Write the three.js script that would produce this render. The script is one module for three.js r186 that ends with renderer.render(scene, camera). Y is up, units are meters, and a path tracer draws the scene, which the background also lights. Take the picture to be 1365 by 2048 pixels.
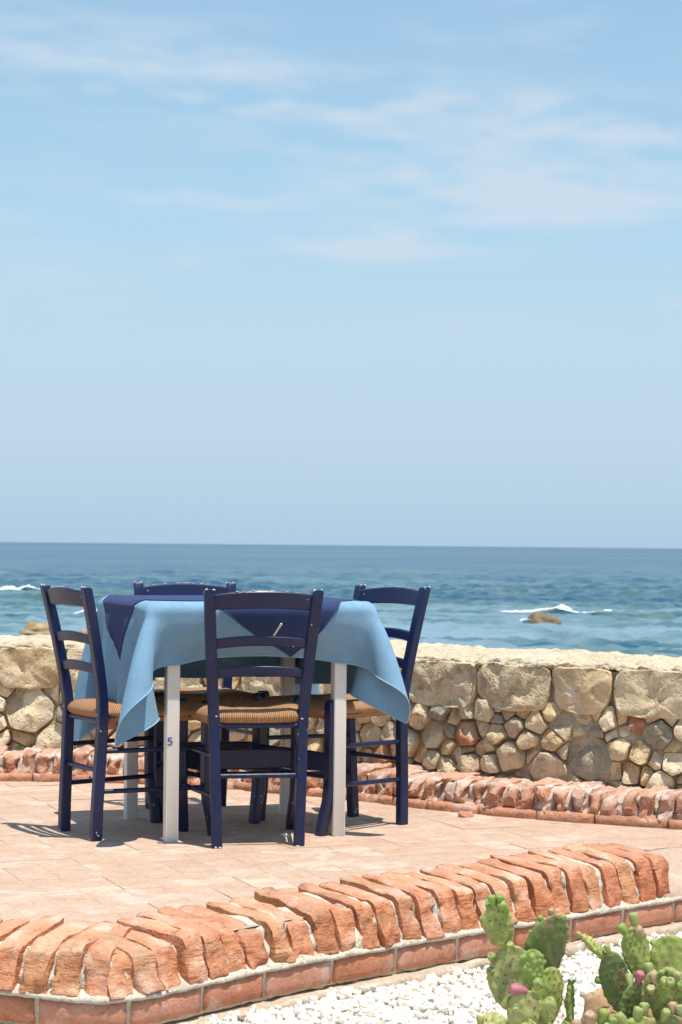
import * as THREE from 'three';
import { mergeGeometries, mergeVertices, toCreasedNormals } from 'three/addons/utils/BufferGeometryUtils.js';
import { FontLoader } from 'three/addons/loaders/FontLoader.js';
import { TextGeometry } from 'three/addons/geometries/TextGeometry.js';

// ---------------------------------------------------------------- camera, sky, sun, exposure
const scene = new THREE.Scene();
const camera = new THREE.PerspectiveCamera(27.53, 682 / 1024, 0.05, 60000);
camera.position.set(0, 1, 0);
camera.rotation.order = 'YXZ';
camera.rotation.x = THREE.MathUtils.degToRad(0.9);
camera.rotation.z = 0.0095;
camera.focus = 6.5;
camera.userData.fStop = 11;

const EXPOSURE = 1.4;
const renderer = new THREE.WebGLRenderer({ antialias: true });
renderer.toneMapping = THREE.LinearToneMapping;
renderer.toneMappingExposure = EXPOSURE;
renderer.shadowMap.enabled = true;

const sunDir = new THREE.Vector3(0.18, 0.965, 0.19).normalize();
const sun = new THREE.DirectionalLight(new THREE.Color(1, 0.95, 0.87), 4.05);
sun.position.copy(sunDir).multiplyScalar(30).add(new THREE.Vector3(0, 0, -7));
sun.target.position.set(0, 0, -7);
sun.castShadow = true;
sun.shadow.mapSize.set(4096, 4096);
Object.assign(sun.shadow.camera, { left: -5, right: 5, top: 5, bottom: -5, near: 1, far: 60 });
scene.add(sun, sun.target);

// ---------------------------------------------------------------- random numbers and noise
function rng(seed) { let a = seed >>> 0; return () => { a = (a + 0x6D2B79F5) | 0; let t = Math.imul(a ^ (a >>> 15), 1 | a); t = (t + Math.imul(t ^ (t >>> 7), 61 | t)) ^ t; return ((t ^ (t >>> 14)) >>> 0) / 4294967296; }; }
function h3(x, y, z) { let h = Math.imul(x, 374761393) ^ Math.imul(y, 668265263) ^ Math.imul(z, 2147483647 - 61); h = Math.imul(h ^ (h >>> 13), 1274126177); h ^= h >>> 16; h = Math.imul(h, 2246822519); return ((h ^ (h >>> 15)) >>> 0) / 4294967296; }
const sm = t => t * t * (3 - 2 * t), lerp = (a, b, t) => a + (b - a) * t, clamp = (x, a, b) => Math.min(b, Math.max(a, x));
const sstep = (a, b, x) => sm(clamp((x - a) / (b - a), 0, 1));
function vn3(x, y, z) {
  const i = Math.floor(x), j = Math.floor(y), k = Math.floor(z), u = sm(x - i), v = sm(y - j), w = sm(z - k);
  const l = (a, b, c) => h3(i + a, j + b, k + c);
  return lerp(lerp(lerp(l(0, 0, 0), l(1, 0, 0), u), lerp(l(0, 1, 0), l(1, 1, 0), u), v), lerp(lerp(l(0, 0, 1), l(1, 0, 1), u), lerp(l(0, 1, 1), l(1, 1, 1), u), v), w) * 2 - 1;
}
function fbm3(x, y, z, o = 4) { let s = 0, a = 0.5; for (let i = 0; i < o; i++) { s += a * vn3(x, y, z); x = x * 2.03 + 17.1; y = y * 2.03 + 5.7; z = z * 2.03 + 9.3; a *= 0.5; } return s; }
function vnP(x, y, px, py, s) { // tileable value noise, period px, py
  const i = Math.floor(x), j = Math.floor(y), u = sm(x - i), v = sm(y - j), m = (a, p) => ((a % p) + p) % p;
  const l = (a, b) => h3(m(i + a, px), m(j + b, py), s);
  return lerp(lerp(l(0, 0), l(1, 0), u), lerp(l(0, 1), l(1, 1), u), v) * 2 - 1;
}
function fbmP(u, v, f, o, s, fy = f) { let r = 0, a = 0.5; for (let i = 0; i < o; i++) { r += a * vnP(u * f, v * fy, f, fy, s + i * 7); f *= 2; fy *= 2; a *= 0.55; } return r; }

// ---------------------------------------------------------------- sky (air and thin cloud)
{
  const W = 3072, H = 1536, data = new Float32Array(W * H * 4);
  const ramp = [[-2, [0.315, 0.437, 0.552]], [0, [0.315, 0.437, 0.552]], [1.2, [0.342, 0.467, 0.572]], [3, [0.38, 0.50, 0.595]], [6, [0.375, 0.515, 0.615]], [9, [0.32, 0.495, 0.63]], [11.5, [0.285, 0.455, 0.61]], [14.5, [0.25, 0.41, 0.58]], [25, [0.215, 0.37, 0.555]], [50, [0.195, 0.34, 0.535]], [90, [0.185, 0.325, 0.52]]];
  const blobs = [ // azimuth right of view, elevation, widths, tilt, strength: thin cloud banks seen over the sea
    [-7, 13.1, 5, 0.75, -0.13, 0.3], [-1, 12.2, 5, 0.8, -0.11, 0.45], [5.5, 11.5, 4.5, 0.8, -0.11, 0.45], [-5, 11.9, 3.2, 0.28, -0.05, 0.4], [-2.4, 11.9, 0.9, 0.2, 0, 0.35],
    [2.3, 12.0, 0.7, 0.22, -0.1, 0.45], [5.2, 12.0, 0.65, 0.28, 0, 0.6], [8.2, 11.1, 1.5, 0.3, -0.1, 0.6], [-4.4, 9.4, 2.6, 0.22, -0.05, 0.45], [3.2, 9.6, 4, 0.7, -0.04, 0.6], [6.7, 9.25, 2.0, 0.45, -0.08, 0.75], [1.3, 8.2, 2.4, 0.42, 0.0, 0.85], [2.5, 10.5, 5, 0.5, -0.05, 0.25],
    [-7, 7.6, 4, 0.7, 0, 0.18], [3.8, 6.1, 1.7, 0.2, 0, 0.3], [6.2, 5.6, 2.2, 0.35, 0, 0.18], [9.1, 6.6, 0.6, 0.2, 0, 0.45]];
  for (let j = 0; j < H; j++) {
    const el = (j + 0.5) / H * 180 - 90, e = Math.max(el, -2);
    let k = 0; while (k < ramp.length - 2 && e > ramp[k + 1][0]) k++;
    const t = clamp((e - ramp[k][0]) / (ramp[k + 1][0] - ramp[k][0]), 0, 1), c = [0, 1, 2].map(i => lerp(ramp[k][1][i], ramp[k + 1][1][i], t));
    for (let i = 0; i < W; i++) {
      const az = (i + 0.5) / W * 360 - 180 + 90; // 0 = straight ahead
      const a = ((az + 540) % 360) - 180, o = (j * W + i) * 4;
      let m = 0;
      if (el > 0.3) {
        const ca = Math.cos(a * Math.PI / 180), sa = Math.sin(a * Math.PI / 180), ce = Math.cos(el * Math.PI / 180);
        const y = el + 0.05 * a * Math.exp(-a * a / 800), X = ce * sa * 9, Z = ce * ca * 9;
        const n = fbm3(X, y * 0.55, Z, 5), n2 = fbm3(X * 1.6 + 40, y * 2.0 + n, Z * 1.6, 5);
        let bank = sstep(-0.12, 0.5, n + 0.1) * 0.3 * sstep(3, 8, el) * (1 - 0.5 * sstep(20, 60, el));
        for (const [ba, be, wa, we, ti, st] of blobs) { if (Math.abs(a - ba) > wa * 3) continue; const d = ((a - ba) / wa) ** 2 + ((el - be - ti * (a - ba)) / we) ** 2; bank += st * Math.exp(-d * 0.7); }
        const n3 = el < 40 ? fbm3(X * 4.5 + 11, y * 3.2 + 0.8 * n, Z * 4.5, 4) : 0; m = clamp(bank * (0.72 + 1.3 * n2 + 1.5 * n3) + 0.05 * n2, 0, 0.85);
      }
      const cl = [0.445, 0.535, 0.62];
      for (let q = 0; q < 3; q++) data[o + q] = lerp(c[q], Math.max(cl[q], c[q]), m) * 0.98;
      data[o + 3] = 1;
    }
  }
  const sky = new THREE.DataTexture(data, W, H, THREE.RGBAFormat, THREE.FloatType);
  sky.mapping = THREE.EquirectangularReflectionMapping; sky.magFilter = THREE.LinearFilter; sky.minFilter = THREE.LinearFilter; sky.needsUpdate = true;
  scene.background = sky; scene.environment = sky; scene.backgroundIntensity = 1; scene.environmentIntensity = 1;
}

// ---------------------------------------------------------------- textures and materials
const toS = x => Math.round(255 * clamp(x <= 0.0031308 ? 12.92 * x : 1.055 * Math.pow(x, 1 / 2.4) - 0.055, 0, 1));
function tex(n, fn, color, metres, my = metres) {
  const d = new Uint8Array(n * n * 4);
  for (let j = 0; j < n; j++) for (let i = 0; i < n; i++) {
    const c = fn((i + 0.5) / n, (j + 0.5) / n), o = (j * n + i) * 4;
    if (color) { d[o] = toS(c[0]); d[o + 1] = toS(c[1]); d[o + 2] = toS(c[2]); } else d[o] = d[o + 1] = d[o + 2] = Math.round(255 * clamp(c, 0, 1));
    d[o + 3] = 255;
  }
  const t = new THREE.DataTexture(d, n, n); t.wrapS = t.wrapT = THREE.RepeatWrapping; t.magFilter = THREE.LinearFilter; t.minFilter = THREE.LinearMipmapLinearFilter; t.generateMipmaps = true;
  if (color) t.colorSpace = THREE.SRGBColorSpace;
  t.repeat.set(1 / metres, 1 / my); t.needsUpdate = true; return t;
}
const mixc = (a, b, t) => [0, 1, 2].map(i => lerp(a[i], b[i], t));
function earthTex(base, dark, light, s, metres, pit = 0.5) { // speckled mineral surface
  return tex(512, (u, v) => {
    const a = fbmP(u, v, 4, 5, s), b = fbmP(u, v, 16, 4, s + 50), c = fbmP(u, v, 64, 2, s + 90);
    let col = mixc(base, light, sstep(0.05, 0.6, a + 0.35 * b));
    col = mixc(col, dark, sstep(0.12, 0.65, -a * 0.7 + b * 0.6) * 0.8);
    col = mixc(col, dark, sstep(0.35, 0.6, c) * pit);
    return col.map(x => x * (1 + 0.22 * c));
  }, true, metres);
}
const roughBump = tex(512, (u, v) => 0.5 + 0.45 * fbmP(u, v, 8, 6, 311) - 0.3 * sstep(0.3, 0.6, fbmP(u, v, 40, 2, 411)), false, 0.25);
const flakeBump = tex(512, (u, v) => 0.5 + 0.35 * fbmP(u, v, 6, 6, 321) + 0.3 * Math.abs(fbmP(u, v, 5, 5, 331, 18)) - 0.2 * sstep(0.35, 0.6, fbmP(u, v, 30, 2, 341)), false, 0.22);
const stoneBump = tex(512, (u, v) => 0.5 + 0.5 * fbmP(u, v, 5, 7, 511) - 0.25 * sstep(0.2, 0.6, fbmP(u, v, 26, 3, 611)), false, 0.35);
const std = o => new THREE.MeshStandardMaterial(o);
const M = {};
M.brick = [0, 1, 2, 3, 4].map(i => {
  const k = [1, 1.1, 0.9, 1.0, 0.95][i], g = [1, 1.0, 1.05, 1.14, 0.94][i], b = [0.5 * k, 0.178 * k * g, 0.08 * k * g];
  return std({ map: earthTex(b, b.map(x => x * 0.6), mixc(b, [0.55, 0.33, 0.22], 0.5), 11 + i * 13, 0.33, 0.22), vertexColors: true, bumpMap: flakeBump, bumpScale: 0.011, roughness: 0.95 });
});
M.oldBrick = [0, 1, 2].map(i => {
  const k = [1, 0.85, 1.1][i], b = [0.49 * k, 0.225 * k, 0.13 * k];
  return std({ map: earthTex(b, b.map(x => x * 0.5), mixc(b, [0.6, 0.42, 0.33], 0.7), 71 + i * 17, 0.3, 0.7), bumpMap: roughBump, bumpScale: 0.008, roughness: 0.96 });
});
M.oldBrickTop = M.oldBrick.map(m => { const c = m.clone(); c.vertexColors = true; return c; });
M.courseBrick = [0, 1, 2].map(i => {
  const b = [[0.52, 0.205, 0.11], [0.54, 0.24, 0.15], [0.48, 0.19, 0.11]][i];
  return std({ map: earthTex(b, b.map(x => x * 0.7), mixc(b, [0.6, 0.42, 0.36], 0.75), 171 + i * 17, 0.3, 0.3), bumpMap: roughBump, bumpScale: 0.003, roughness: 0.95 });
});
M.mortar = std({ map: earthTex([0.58, 0.51, 0.41], [0.4, 0.33, 0.25], [0.68, 0.61, 0.52], 231, 0.3), bumpMap: roughBump, bumpScale: 0.007, roughness: 1 });
M.oldMortar = std({ map: earthTex([0.54, 0.42, 0.335], [0.42, 0.29, 0.22], [0.62, 0.52, 0.43], 233, 0.3), bumpMap: roughBump, bumpScale: 0.007, roughness: 1 });
M.footing = std({ map: earthTex([0.46, 0.36, 0.26], [0.35, 0.26, 0.18], [0.55, 0.46, 0.36], 241, 0.4), bumpMap: stoneBump, bumpScale: 0.01, roughness: 1 });
M.tile = [0, 1, 2, 3].map(i => {
  const k = [1, 1.02, 0.985, 1.0][i], g = [1, 0.98, 1.0, 1.02][i], b = [0.485 * k, 0.33 * k * g, 0.236 * k * g];
  return std({ map: earthTex(b, mixc(b, [0.36, 0.2, 0.12], 0.5), mixc(b, [0.56, 0.44, 0.35], 0.8), 261 + i * 19, 0.5, 0.25), bumpMap: roughBump, bumpScale: 0.0016, roughness: 0.93 });
});
M.bed = std({ map: earthTex([0.45, 0.33, 0.245], [0.34, 0.21, 0.14], [0.52, 0.4, 0.31], 281, 0.6), bumpMap: roughBump, bumpScale: 0.003, roughness: 1 });
M.stone = [0, 1, 2, 3, 4, 5].map(i => {
  const b = [[0.6, 0.445, 0.26], [0.63, 0.5, 0.325], [0.57, 0.415, 0.24], [0.53, 0.42, 0.28], [0.65, 0.53, 0.35], [0.6, 0.43, 0.225]][i];
  return std({ map: earthTex(b, [b[0] * 0.6, b[1] * 0.5, b[2] * 0.42], mixc(b, [0.68, 0.6, 0.46], 0.7), 301 + i * 23, 0.4, 0.4), bumpMap: stoneBump, bumpScale: 0.014, roughness: 0.97 });
});
M.stoneGrey = std({ map: earthTex([0.34, 0.29, 0.215], [0.23, 0.19, 0.13], [0.45, 0.39, 0.3], 401, 0.4), bumpMap: stoneBump, bumpScale: 0.012, roughness: 0.97 });
M.stoneRed = std({ map: earthTex([0.43, 0.2, 0.11], [0.3, 0.13, 0.07], [0.55, 0.38, 0.24], 402, 0.4), bumpMap: stoneBump, bumpScale: 0.01, roughness: 0.97 });
M.wallFill = std({ map: earthTex([0.38, 0.315, 0.22], [0.25, 0.195, 0.13], [0.48, 0.41, 0.31], 403, 0.4), bumpMap: stoneBump, bumpScale: 0.016, roughness: 1 });
M.crust = std({ map: earthTex([0.52, 0.435, 0.305], [0.36, 0.265, 0.15], [0.6, 0.525, 0.4], 404, 0.45, 0.6), bumpMap: stoneBump, bumpScale: 0.014, roughness: 1 });
M.gravel = std({ color: new THREE.Color().setRGB(0.76, 0.72, 0.655), roughness: 0.85 });
M.gravelBed = std({ map: earthTex([0.62, 0.56, 0.48], [0.45, 0.38, 0.3], [0.7, 0.66, 0.6], 405, 0.3), bumpMap: roughBump, bumpScale: 0.01, roughness: 1 });
M.sand = std({ map: earthTex([0.42, 0.33, 0.22], [0.3, 0.22, 0.14], [0.5, 0.42, 0.31], 406, 3), bumpMap: stoneBump, bumpScale: 0.02, roughness: 1 });
const chips = (u, v, s) => sstep(0.70, 0.73, fbmP(u, v, 22, 3, s) + 0.35 * fbmP(u, v, 5, 2, s + 9));
const navy = (col, s) => tex(512, (u, v) => {
  const c = col.map(x => x * (1 + 0.25 * fbmP(u, v, 6, 4, s)));
  return mixc(mixc(c, c.map(x => x * 0.6 + 0.01), sstep(0.2, 0.5, fbmP(u, v, 12, 4, s + 31))), [0.55, 0.5, 0.45], chips(u, v, s + 3));
}, true, 0.35);
const paintBump = tex(256, (u, v) => 0.5 + 0.3 * fbmP(u, v, 4, 3, 811, 24) - 0.4 * chips(u, v, 815), false, 0.35);
M.navy = new THREE.MeshPhysicalMaterial({ map: navy([0.006, 0.0125, 0.062], 801), bumpMap: paintBump, bumpScale: 0.0006, roughness: 0.38, specularIntensity: 0.8, clearcoat: 0.1, clearcoatRoughness: 0.3 });
M.navyDark = new THREE.MeshPhysicalMaterial({ map: navy([0.009, 0.013, 0.06], 821), bumpMap: paintBump, bumpScale: 0.0006, roughness: 0.4, clearcoat: 0.2, clearcoatRoughness: 0.4 });
M.whitePaint = std({ map: tex(256, (u, v) => mixc([0.78, 0.735, 0.68], [0.45, 0.39, 0.33], 0.7 * sstep(0.15, 0.6, fbmP(u, v, 5, 5, 831))), true, 0.4), bumpMap: paintBump, bumpScale: 0.0005, roughness: 0.55 });
M.chipBare = std({ color: new THREE.Color().setRGB(0.6, 0.52, 0.44), roughness: 0.9 });
const rushStripe = (u, v) => 0.5 + 0.5 * Math.cos(2 * Math.PI * (u * 40 + 0.5 * fbmP(u, v, 4, 3, 851)));
M.rush = std({
  map: tex(512, (u, v) => { const s = rushStripe(u, v), n = fbmP(u, v, 40, 2, 861, 4); return mixc([0.26, 0.09, 0.03], mixc([0.58, 0.26, 0.1], [0.66, 0.42, 0.22], 0.5 + 0.9 * n), sm(s) * 0.8 + 0.2); }, true, 0.26),
  bumpMap: tex(512, (u, v) => rushStripe(u, v), false, 0.26), bumpScale: 0.004, roughness: 0.8 });
const weaveB = tex(256, (u, v) => 0.5 + 0.25 * Math.cos(u * 2 * Math.PI * 32) + 0.25 * Math.cos(v * 2 * Math.PI * 32) , false, 0.05);
const clothTex = (c, s) => tex(512, (u, v) => { const a = fbmP(u, v, 128, 1, s), b = fbmP(u, v, 5, 4, s + 9); return c.map(x => x * (1 + 0.22 * a + 0.1 * b)); }, true, 0.3);
M.blueCloth = new THREE.MeshPhysicalMaterial({ map: clothTex([0.20, 0.36, 0.505], 871), bumpMap: weaveB, bumpScale: 0.0004, roughness: 0.95, side: THREE.DoubleSide, sheen: 0.2, sheenRoughness: 0.6, sheenColor: new THREE.Color(0.4, 0.5, 0.6) });
M.navyCloth = new THREE.MeshPhysicalMaterial({ map: clothTex([0.024, 0.042, 0.135], 881), bumpMap: weaveB, bumpScale: 0.0004, roughness: 0.9, side: THREE.DoubleSide, sheen: 0.3, sheenRoughness: 0.5, sheenColor: new THREE.Color(0.15, 0.2, 0.4) });
M.hem = std({ color: new THREE.Color().setRGB(0.27, 0.46, 0.62), roughness: 0.95 });
M.hemNavy = std({ color: new THREE.Color().setRGB(0.04, 0.06, 0.15), roughness: 0.95 });
M.plastic = std({ color: new THREE.Color().setRGB(0.75, 0.66, 0.68), roughness: 0.5 });
M.ink = std({ color: new THREE.Color().setRGB(0.09, 0.11, 0.28), roughness: 0.6 });

// ---------------------------------------------------------------- building helpers
const used = new Map();
function numbered(n) { const k = used.get(n) || 0; used.set(n, k + 1); return k ? `${n}_${String(k).padStart(3, '0')}` : n; }
function mesh(name, geo, mat, parent) { const m = new THREE.Mesh(geo, mat); m.name = numbered(name); m.castShadow = m.receiveShadow = true; parent.add(m); return m; }
function thing(name, label, category, pos = [0, 0, 0], turn = 0, group) {
  const g = new THREE.Group(); g.name = numbered(name); g.position.set(...pos); g.rotation.y = turn;
  g.userData = { label, category }; if (group) g.userData.group = group; scene.add(g); return g;
}
function structure(name, pos = [0, 0, 0]) { const g = new THREE.Group(); g.name = name; g.position.set(...pos); g.userData = { kind: 'structure' }; scene.add(g); return g; }
function setUV(g, off = 0) { // uv in metres from the dominant axis of every face
  const p = g.attributes.position, n = p.count, uv = new Float32Array(n * 2), a = new THREE.Vector3(), b = new THREE.Vector3(), c = new THREE.Vector3();
  for (let i = 0; i < n; i += 3) {
    a.fromBufferAttribute(p, i); b.fromBufferAttribute(p, i + 1); c.fromBufferAttribute(p, i + 2);
    const f = b.clone().sub(a).cross(c.clone().sub(a)), x = Math.abs(f.x), y = Math.abs(f.y), z = Math.abs(f.z);
    for (const [k, q] of [[0, a], [1, b], [2, c]]) {
      const [u, v] = x > y && x > z ? [q.z, q.y] : y > z ? [q.x, q.z] : [q.x, q.y];
      uv[(i + k) * 2] = u + off; uv[(i + k) * 2 + 1] = v + off * 0.37;
    }
  }
  g.setAttribute('uv', new THREE.BufferAttribute(uv, 2)); return g;
}
function finish(g, crease = 0, off = 0) {
  g.deleteAttribute('uv'); g.deleteAttribute('normal'); g = mergeVertices(g, 1e-5);
  if (crease) return setUV(toCreasedNormals(g, crease), off);
  g.computeVertexNormals(); return setUV(g.toNonIndexed(), off);
}
function loft(rings, caps = true) { // rings of equal length, each an array of [x, y, z]
  const m = rings[0].length, pos = [], idx = [];
  for (const r of rings) for (const p of r) pos.push(...p);
  for (let i = 0; i < rings.length - 1; i++) for (let k = 0; k < m; k++) { const a = i * m + k, b = i * m + (k + 1) % m, c = a + m, d = b + m; idx.push(a, b, d, a, d, c); }
  if (caps) for (const [i, s] of [[0, 1], [rings.length - 1, -1]]) {
    const c = [0, 1, 2].map(q => rings[i].reduce((t, p) => t + p[q], 0) / m), at = pos.length / 3; pos.push(...c);
    for (let k = 0; k < m; k++) { const a = i * m + k, b = i * m + (k + 1) % m; s > 0 ? idx.push(at, b, a) : idx.push(at, a, b); }
  }
  const g = new THREE.BufferGeometry(); g.setAttribute('position', new THREE.Float32BufferAttribute(pos, 3)); g.setIndex(idx); return g;
}
function rect(cx, cy, cz, w, d, c, axis = 'y') { // chamfered rectangle ring across an axis
  const a = w / 2, b = d / 2, q = [[-a + c, -b], [-a, -b + c], [-a, b - c], [-a + c, b], [a - c, b], [a, b - c], [a, -b + c], [a - c, -b]];
  return q.map(([u, v]) => axis === 'y' ? [cx + u, cy, cz + v] : axis === 'x' ? [cx, cy + v, cz + u] : [cx + u, cy + v, cz]);
}
function bar(x0, x1, y0, y1, z0, z1, c = 0.003) { // chamfered box
  const cx = (x0 + x1) / 2, cz = (z0 + z1) / 2, w = x1 - x0, d = z1 - z0;
  return finish(loft([rect(cx, y0, cz, w - 2 * c, d - 2 * c, c), rect(cx, y0 + c, cz, w, d, c), rect(cx, y1 - c, cz, w, d, c), rect(cx, y1, cz, w - 2 * c, d - 2 * c, c)]), 0.5);
}
function rod(a, b, r) { const A = new THREE.Vector3(...a), B = new THREE.Vector3(...b); return new THREE.TubeGeometry(new THREE.LineCurve3(A, B), 6, r, 10, false); }
// path on the ground: (x, z) points -> samples with tangent and the normal that points away from the camera
function makePath(pts, step = 0.01) {
  const c = new THREE.CatmullRomCurve3(pts.map(p => new THREE.Vector3(p[0], 0, p[1])), false, 'centripetal'), L = c.getLength(), n = Math.ceil(L / step);
  c.arcLengthDivisions = 2000; const P = c.getSpacedPoints(n);
  return { L, at(s) {
    const q = clamp(s / L, 0, 1) * n, i = Math.min(n - 1, Math.floor(q)), f = q - i, x = lerp(P[i].x, P[i + 1].x, f), z = lerp(P[i].z, P[i + 1].z, f);
    const i0 = Math.max(0, i - 3), i1 = Math.min(n, i + 4), t = P[i1].clone().sub(P[i0]).normalize(), over = s - clamp(s, 0, L);
    return { x: x + t.x * over, z: z + t.z * over, tx: t.x, tz: t.z, nx: t.z, nz: -t.x, turn: Math.atan2(-t.z, t.x) };
  } };
}

// ---------------------------------------------------------------- ground, sea
const curbPath = makePath([[-2.6, -5.75], [-1.7, -5.37], [-1.2, -5.225], [-0.835, -5.125], [-0.66, -5.06], [-0.545, -5.038], [-0.465, -5.09], [-0.33, -5.25], [-0.16, -5.455], [0.01, -5.635], [0.206, -5.825], [0.4, -6.012], [0.62, -6.215], [0.824, -6.405], [1.029, -6.594], [1.6, -7.1]]);
const backPath = makePath([[-3.2, -8.66], [-2.2, -8.74], [-1.4, -8.74], [-0.95, -8.70], [-0.5, -8.54], [0, -8.22], [0.4, -7.89], [0.763, -7.65], [1.214, -7.44], [1.9, -7.18], [2.6, -6.9]]);
const GRAVEL_Y = -0.214;
function sheet(pts, y, mat, name, parent) {
  const s = new THREE.Shape(pts.map(p => new THREE.Vector2(p[0], -p[1]))), g = new THREE.ShapeGeometry(s); g.rotateX(-Math.PI / 2); g.translate(0, y, 0);
  return mesh(name, setUV(g.toNonIndexed()), mat, parent);
}
const along = (path, s0, s1, d, off) => { const r = []; for (let s = s0; s <= s1; s += d) { const p = path.at(s); r.push([p.x + p.nx * off, p.z + p.nz * off]); } return r; };
{
  const land = structure('ground');
  const g = new THREE.PlaneGeometry(160, 70, 80, 60); g.rotateX(-Math.PI / 2); g.translate(0, 0, -20);
  const p = g.attributes.position;
  for (let i = 0; i < p.count; i++) { const x = p.getX(i), z = p.getZ(i); p.setY(i, -0.3 - 3.4 * sstep(-10, -38, z) + (z < -12 ? 0.25 * fbm3(x * 0.4, 3, z * 0.4, 4) : 0)); }
  g.computeVertexNormals(); mesh('shore_ground', setUV(g.toNonIndexed()), M.sand, land);
}
let END; // where the upright bricks of the front kerb stop
{ let best = 9; for (let s = 0; s < curbPath.L; s += 0.005) { const p = curbPath.at(s), d = Math.hypot(p.x - 1.04, p.z + 6.605); if (d < best) { best = d; END = s; } } }
const terrace = structure('terrace');
const outline = [...along(curbPath, 0, END - 0.02, 0.05, 0.06), ...along(curbPath, END, curbPath.L, 0.05, 0.245), [2.6, -6.9], ...along(backPath, 0, backPath.L, 0.05, 0.06).reverse()];
sheet(outline, 0.0001, M.bed, 'mortar_bed', terrace);
{ // herringbone tiles laid over the mortar bed
  const inside = (x, z, poly) => { let c = false; for (let i = 0, j = poly.length - 1; i < poly.length; j = i++) { const [xi, zi] = poly[i], [xj, zj] = poly[j]; if (zi > z !== zj > z && x < (xj - xi) * (z - zi) / (zj - zi) + xi) c = !c; } return c; };
  const area = [...along(curbPath, 0, END + 0.01, 0.05, 0.2), ...along(curbPath, END + 0.02, curbPath.L, 0.05, 0.26), [2.6, -6.9], ...along(backPath, 0, backPath.L, 0.05, -0.005).reverse()];
  const W = 0.123, L = 0.246, ang = 0.375, ca = Math.cos(ang), sa = Math.sin(ang), r = rng(5), tiles = [];
  const geos = [];
  for (let v = 0; v < 6; v++) {
    const q = rng(90 + v), a = W / 2 - 0.0009, b = L / 2 - 0.0009, t = 0.012, rings = [];
    const ring = (y, e) => { const o = []; for (let k = 0; k < 16; k++) { const s = k / 4, side = Math.floor(s), f = s - side, c = [[-1, -1], [1, -1], [1, 1], [-1, 1]], A = c[side], B = c[(side + 1) % 4]; o.push([lerp(A[0], B[0], f) * (a - e) + (q() - 0.5) * 0.0015, y, -lerp(A[1], B[1], f) * (b - e) + (q() - 0.5) * 0.0015]); } return o; };
    rings.push(ring(-t, 0), ring(-0.0008, 0), ring(0, 0.001)); geos.push(finish(loft(rings), 0.5, v * 0.37));
  }
  for (let i = -60; i < 60; i++) for (let j = -60; j < 60; j++) {
    // herringbone lattice: pairs (one along, one across) repeat by (1,1) and (2,-2) widths
    for (const across of [0, 1]) {
      const u = (i + 2 * j + (across ? 1 : 0.5)) * W + (across ? 0.0 : 0), w = (i - 2 * j + (across ? -0.5 : 1)) * W;
      const x = -0.2 + u * ca - w * sa, z = -7 - (u * sa + w * ca);
      if (Math.abs(x) > 1.75 || !inside(x, z, area)) continue;
      tiles.push({ x, z, across });
    }
  }
  // those in the picture nearest first: parts; the rest one part
  const inView = t => Math.abs(t.x) < 0.168 * -t.z + 0.1;
  const seen = tiles.filter(inView).sort((a, b) => b.z - a.z), named = seen.slice(0, 298), rest = [...seen.slice(298), ...tiles.filter(t => !inView(t))];
  const place = (t, o) => { const loose = r() < 0.14 ? 1 : 0; o.position.set(t.x, 0.0009 + (r() - 0.5) * 0.0012 + loose * 0.0012, t.z); o.rotation.set((r() - 0.5) * (0.007 + 0.022 * loose), ang + (t.across ? Math.PI / 2 : 0) + (r() - 0.5) * 0.012, (r() - 0.5) * 0.007); };
  for (const t of named) { const m = mesh('tile', geos[Math.floor(r() * 6)], M.tile[Math.floor(r() * 4)], terrace); place(t, m); }
  if (rest.length) {
    const im = new THREE.InstancedMesh(geos[0], M.tile[0], rest.length), d = new THREE.Object3D(); im.name = 'far_tiles'; im.userData.kind = 'stuff';
    rest.forEach((t, i) => { place(t, d); d.updateMatrix(); im.setMatrixAt(i, d.matrix); }); terrace.add(im);
  }
}
const sea = structure('sea', [0, -3, 0]);
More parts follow.
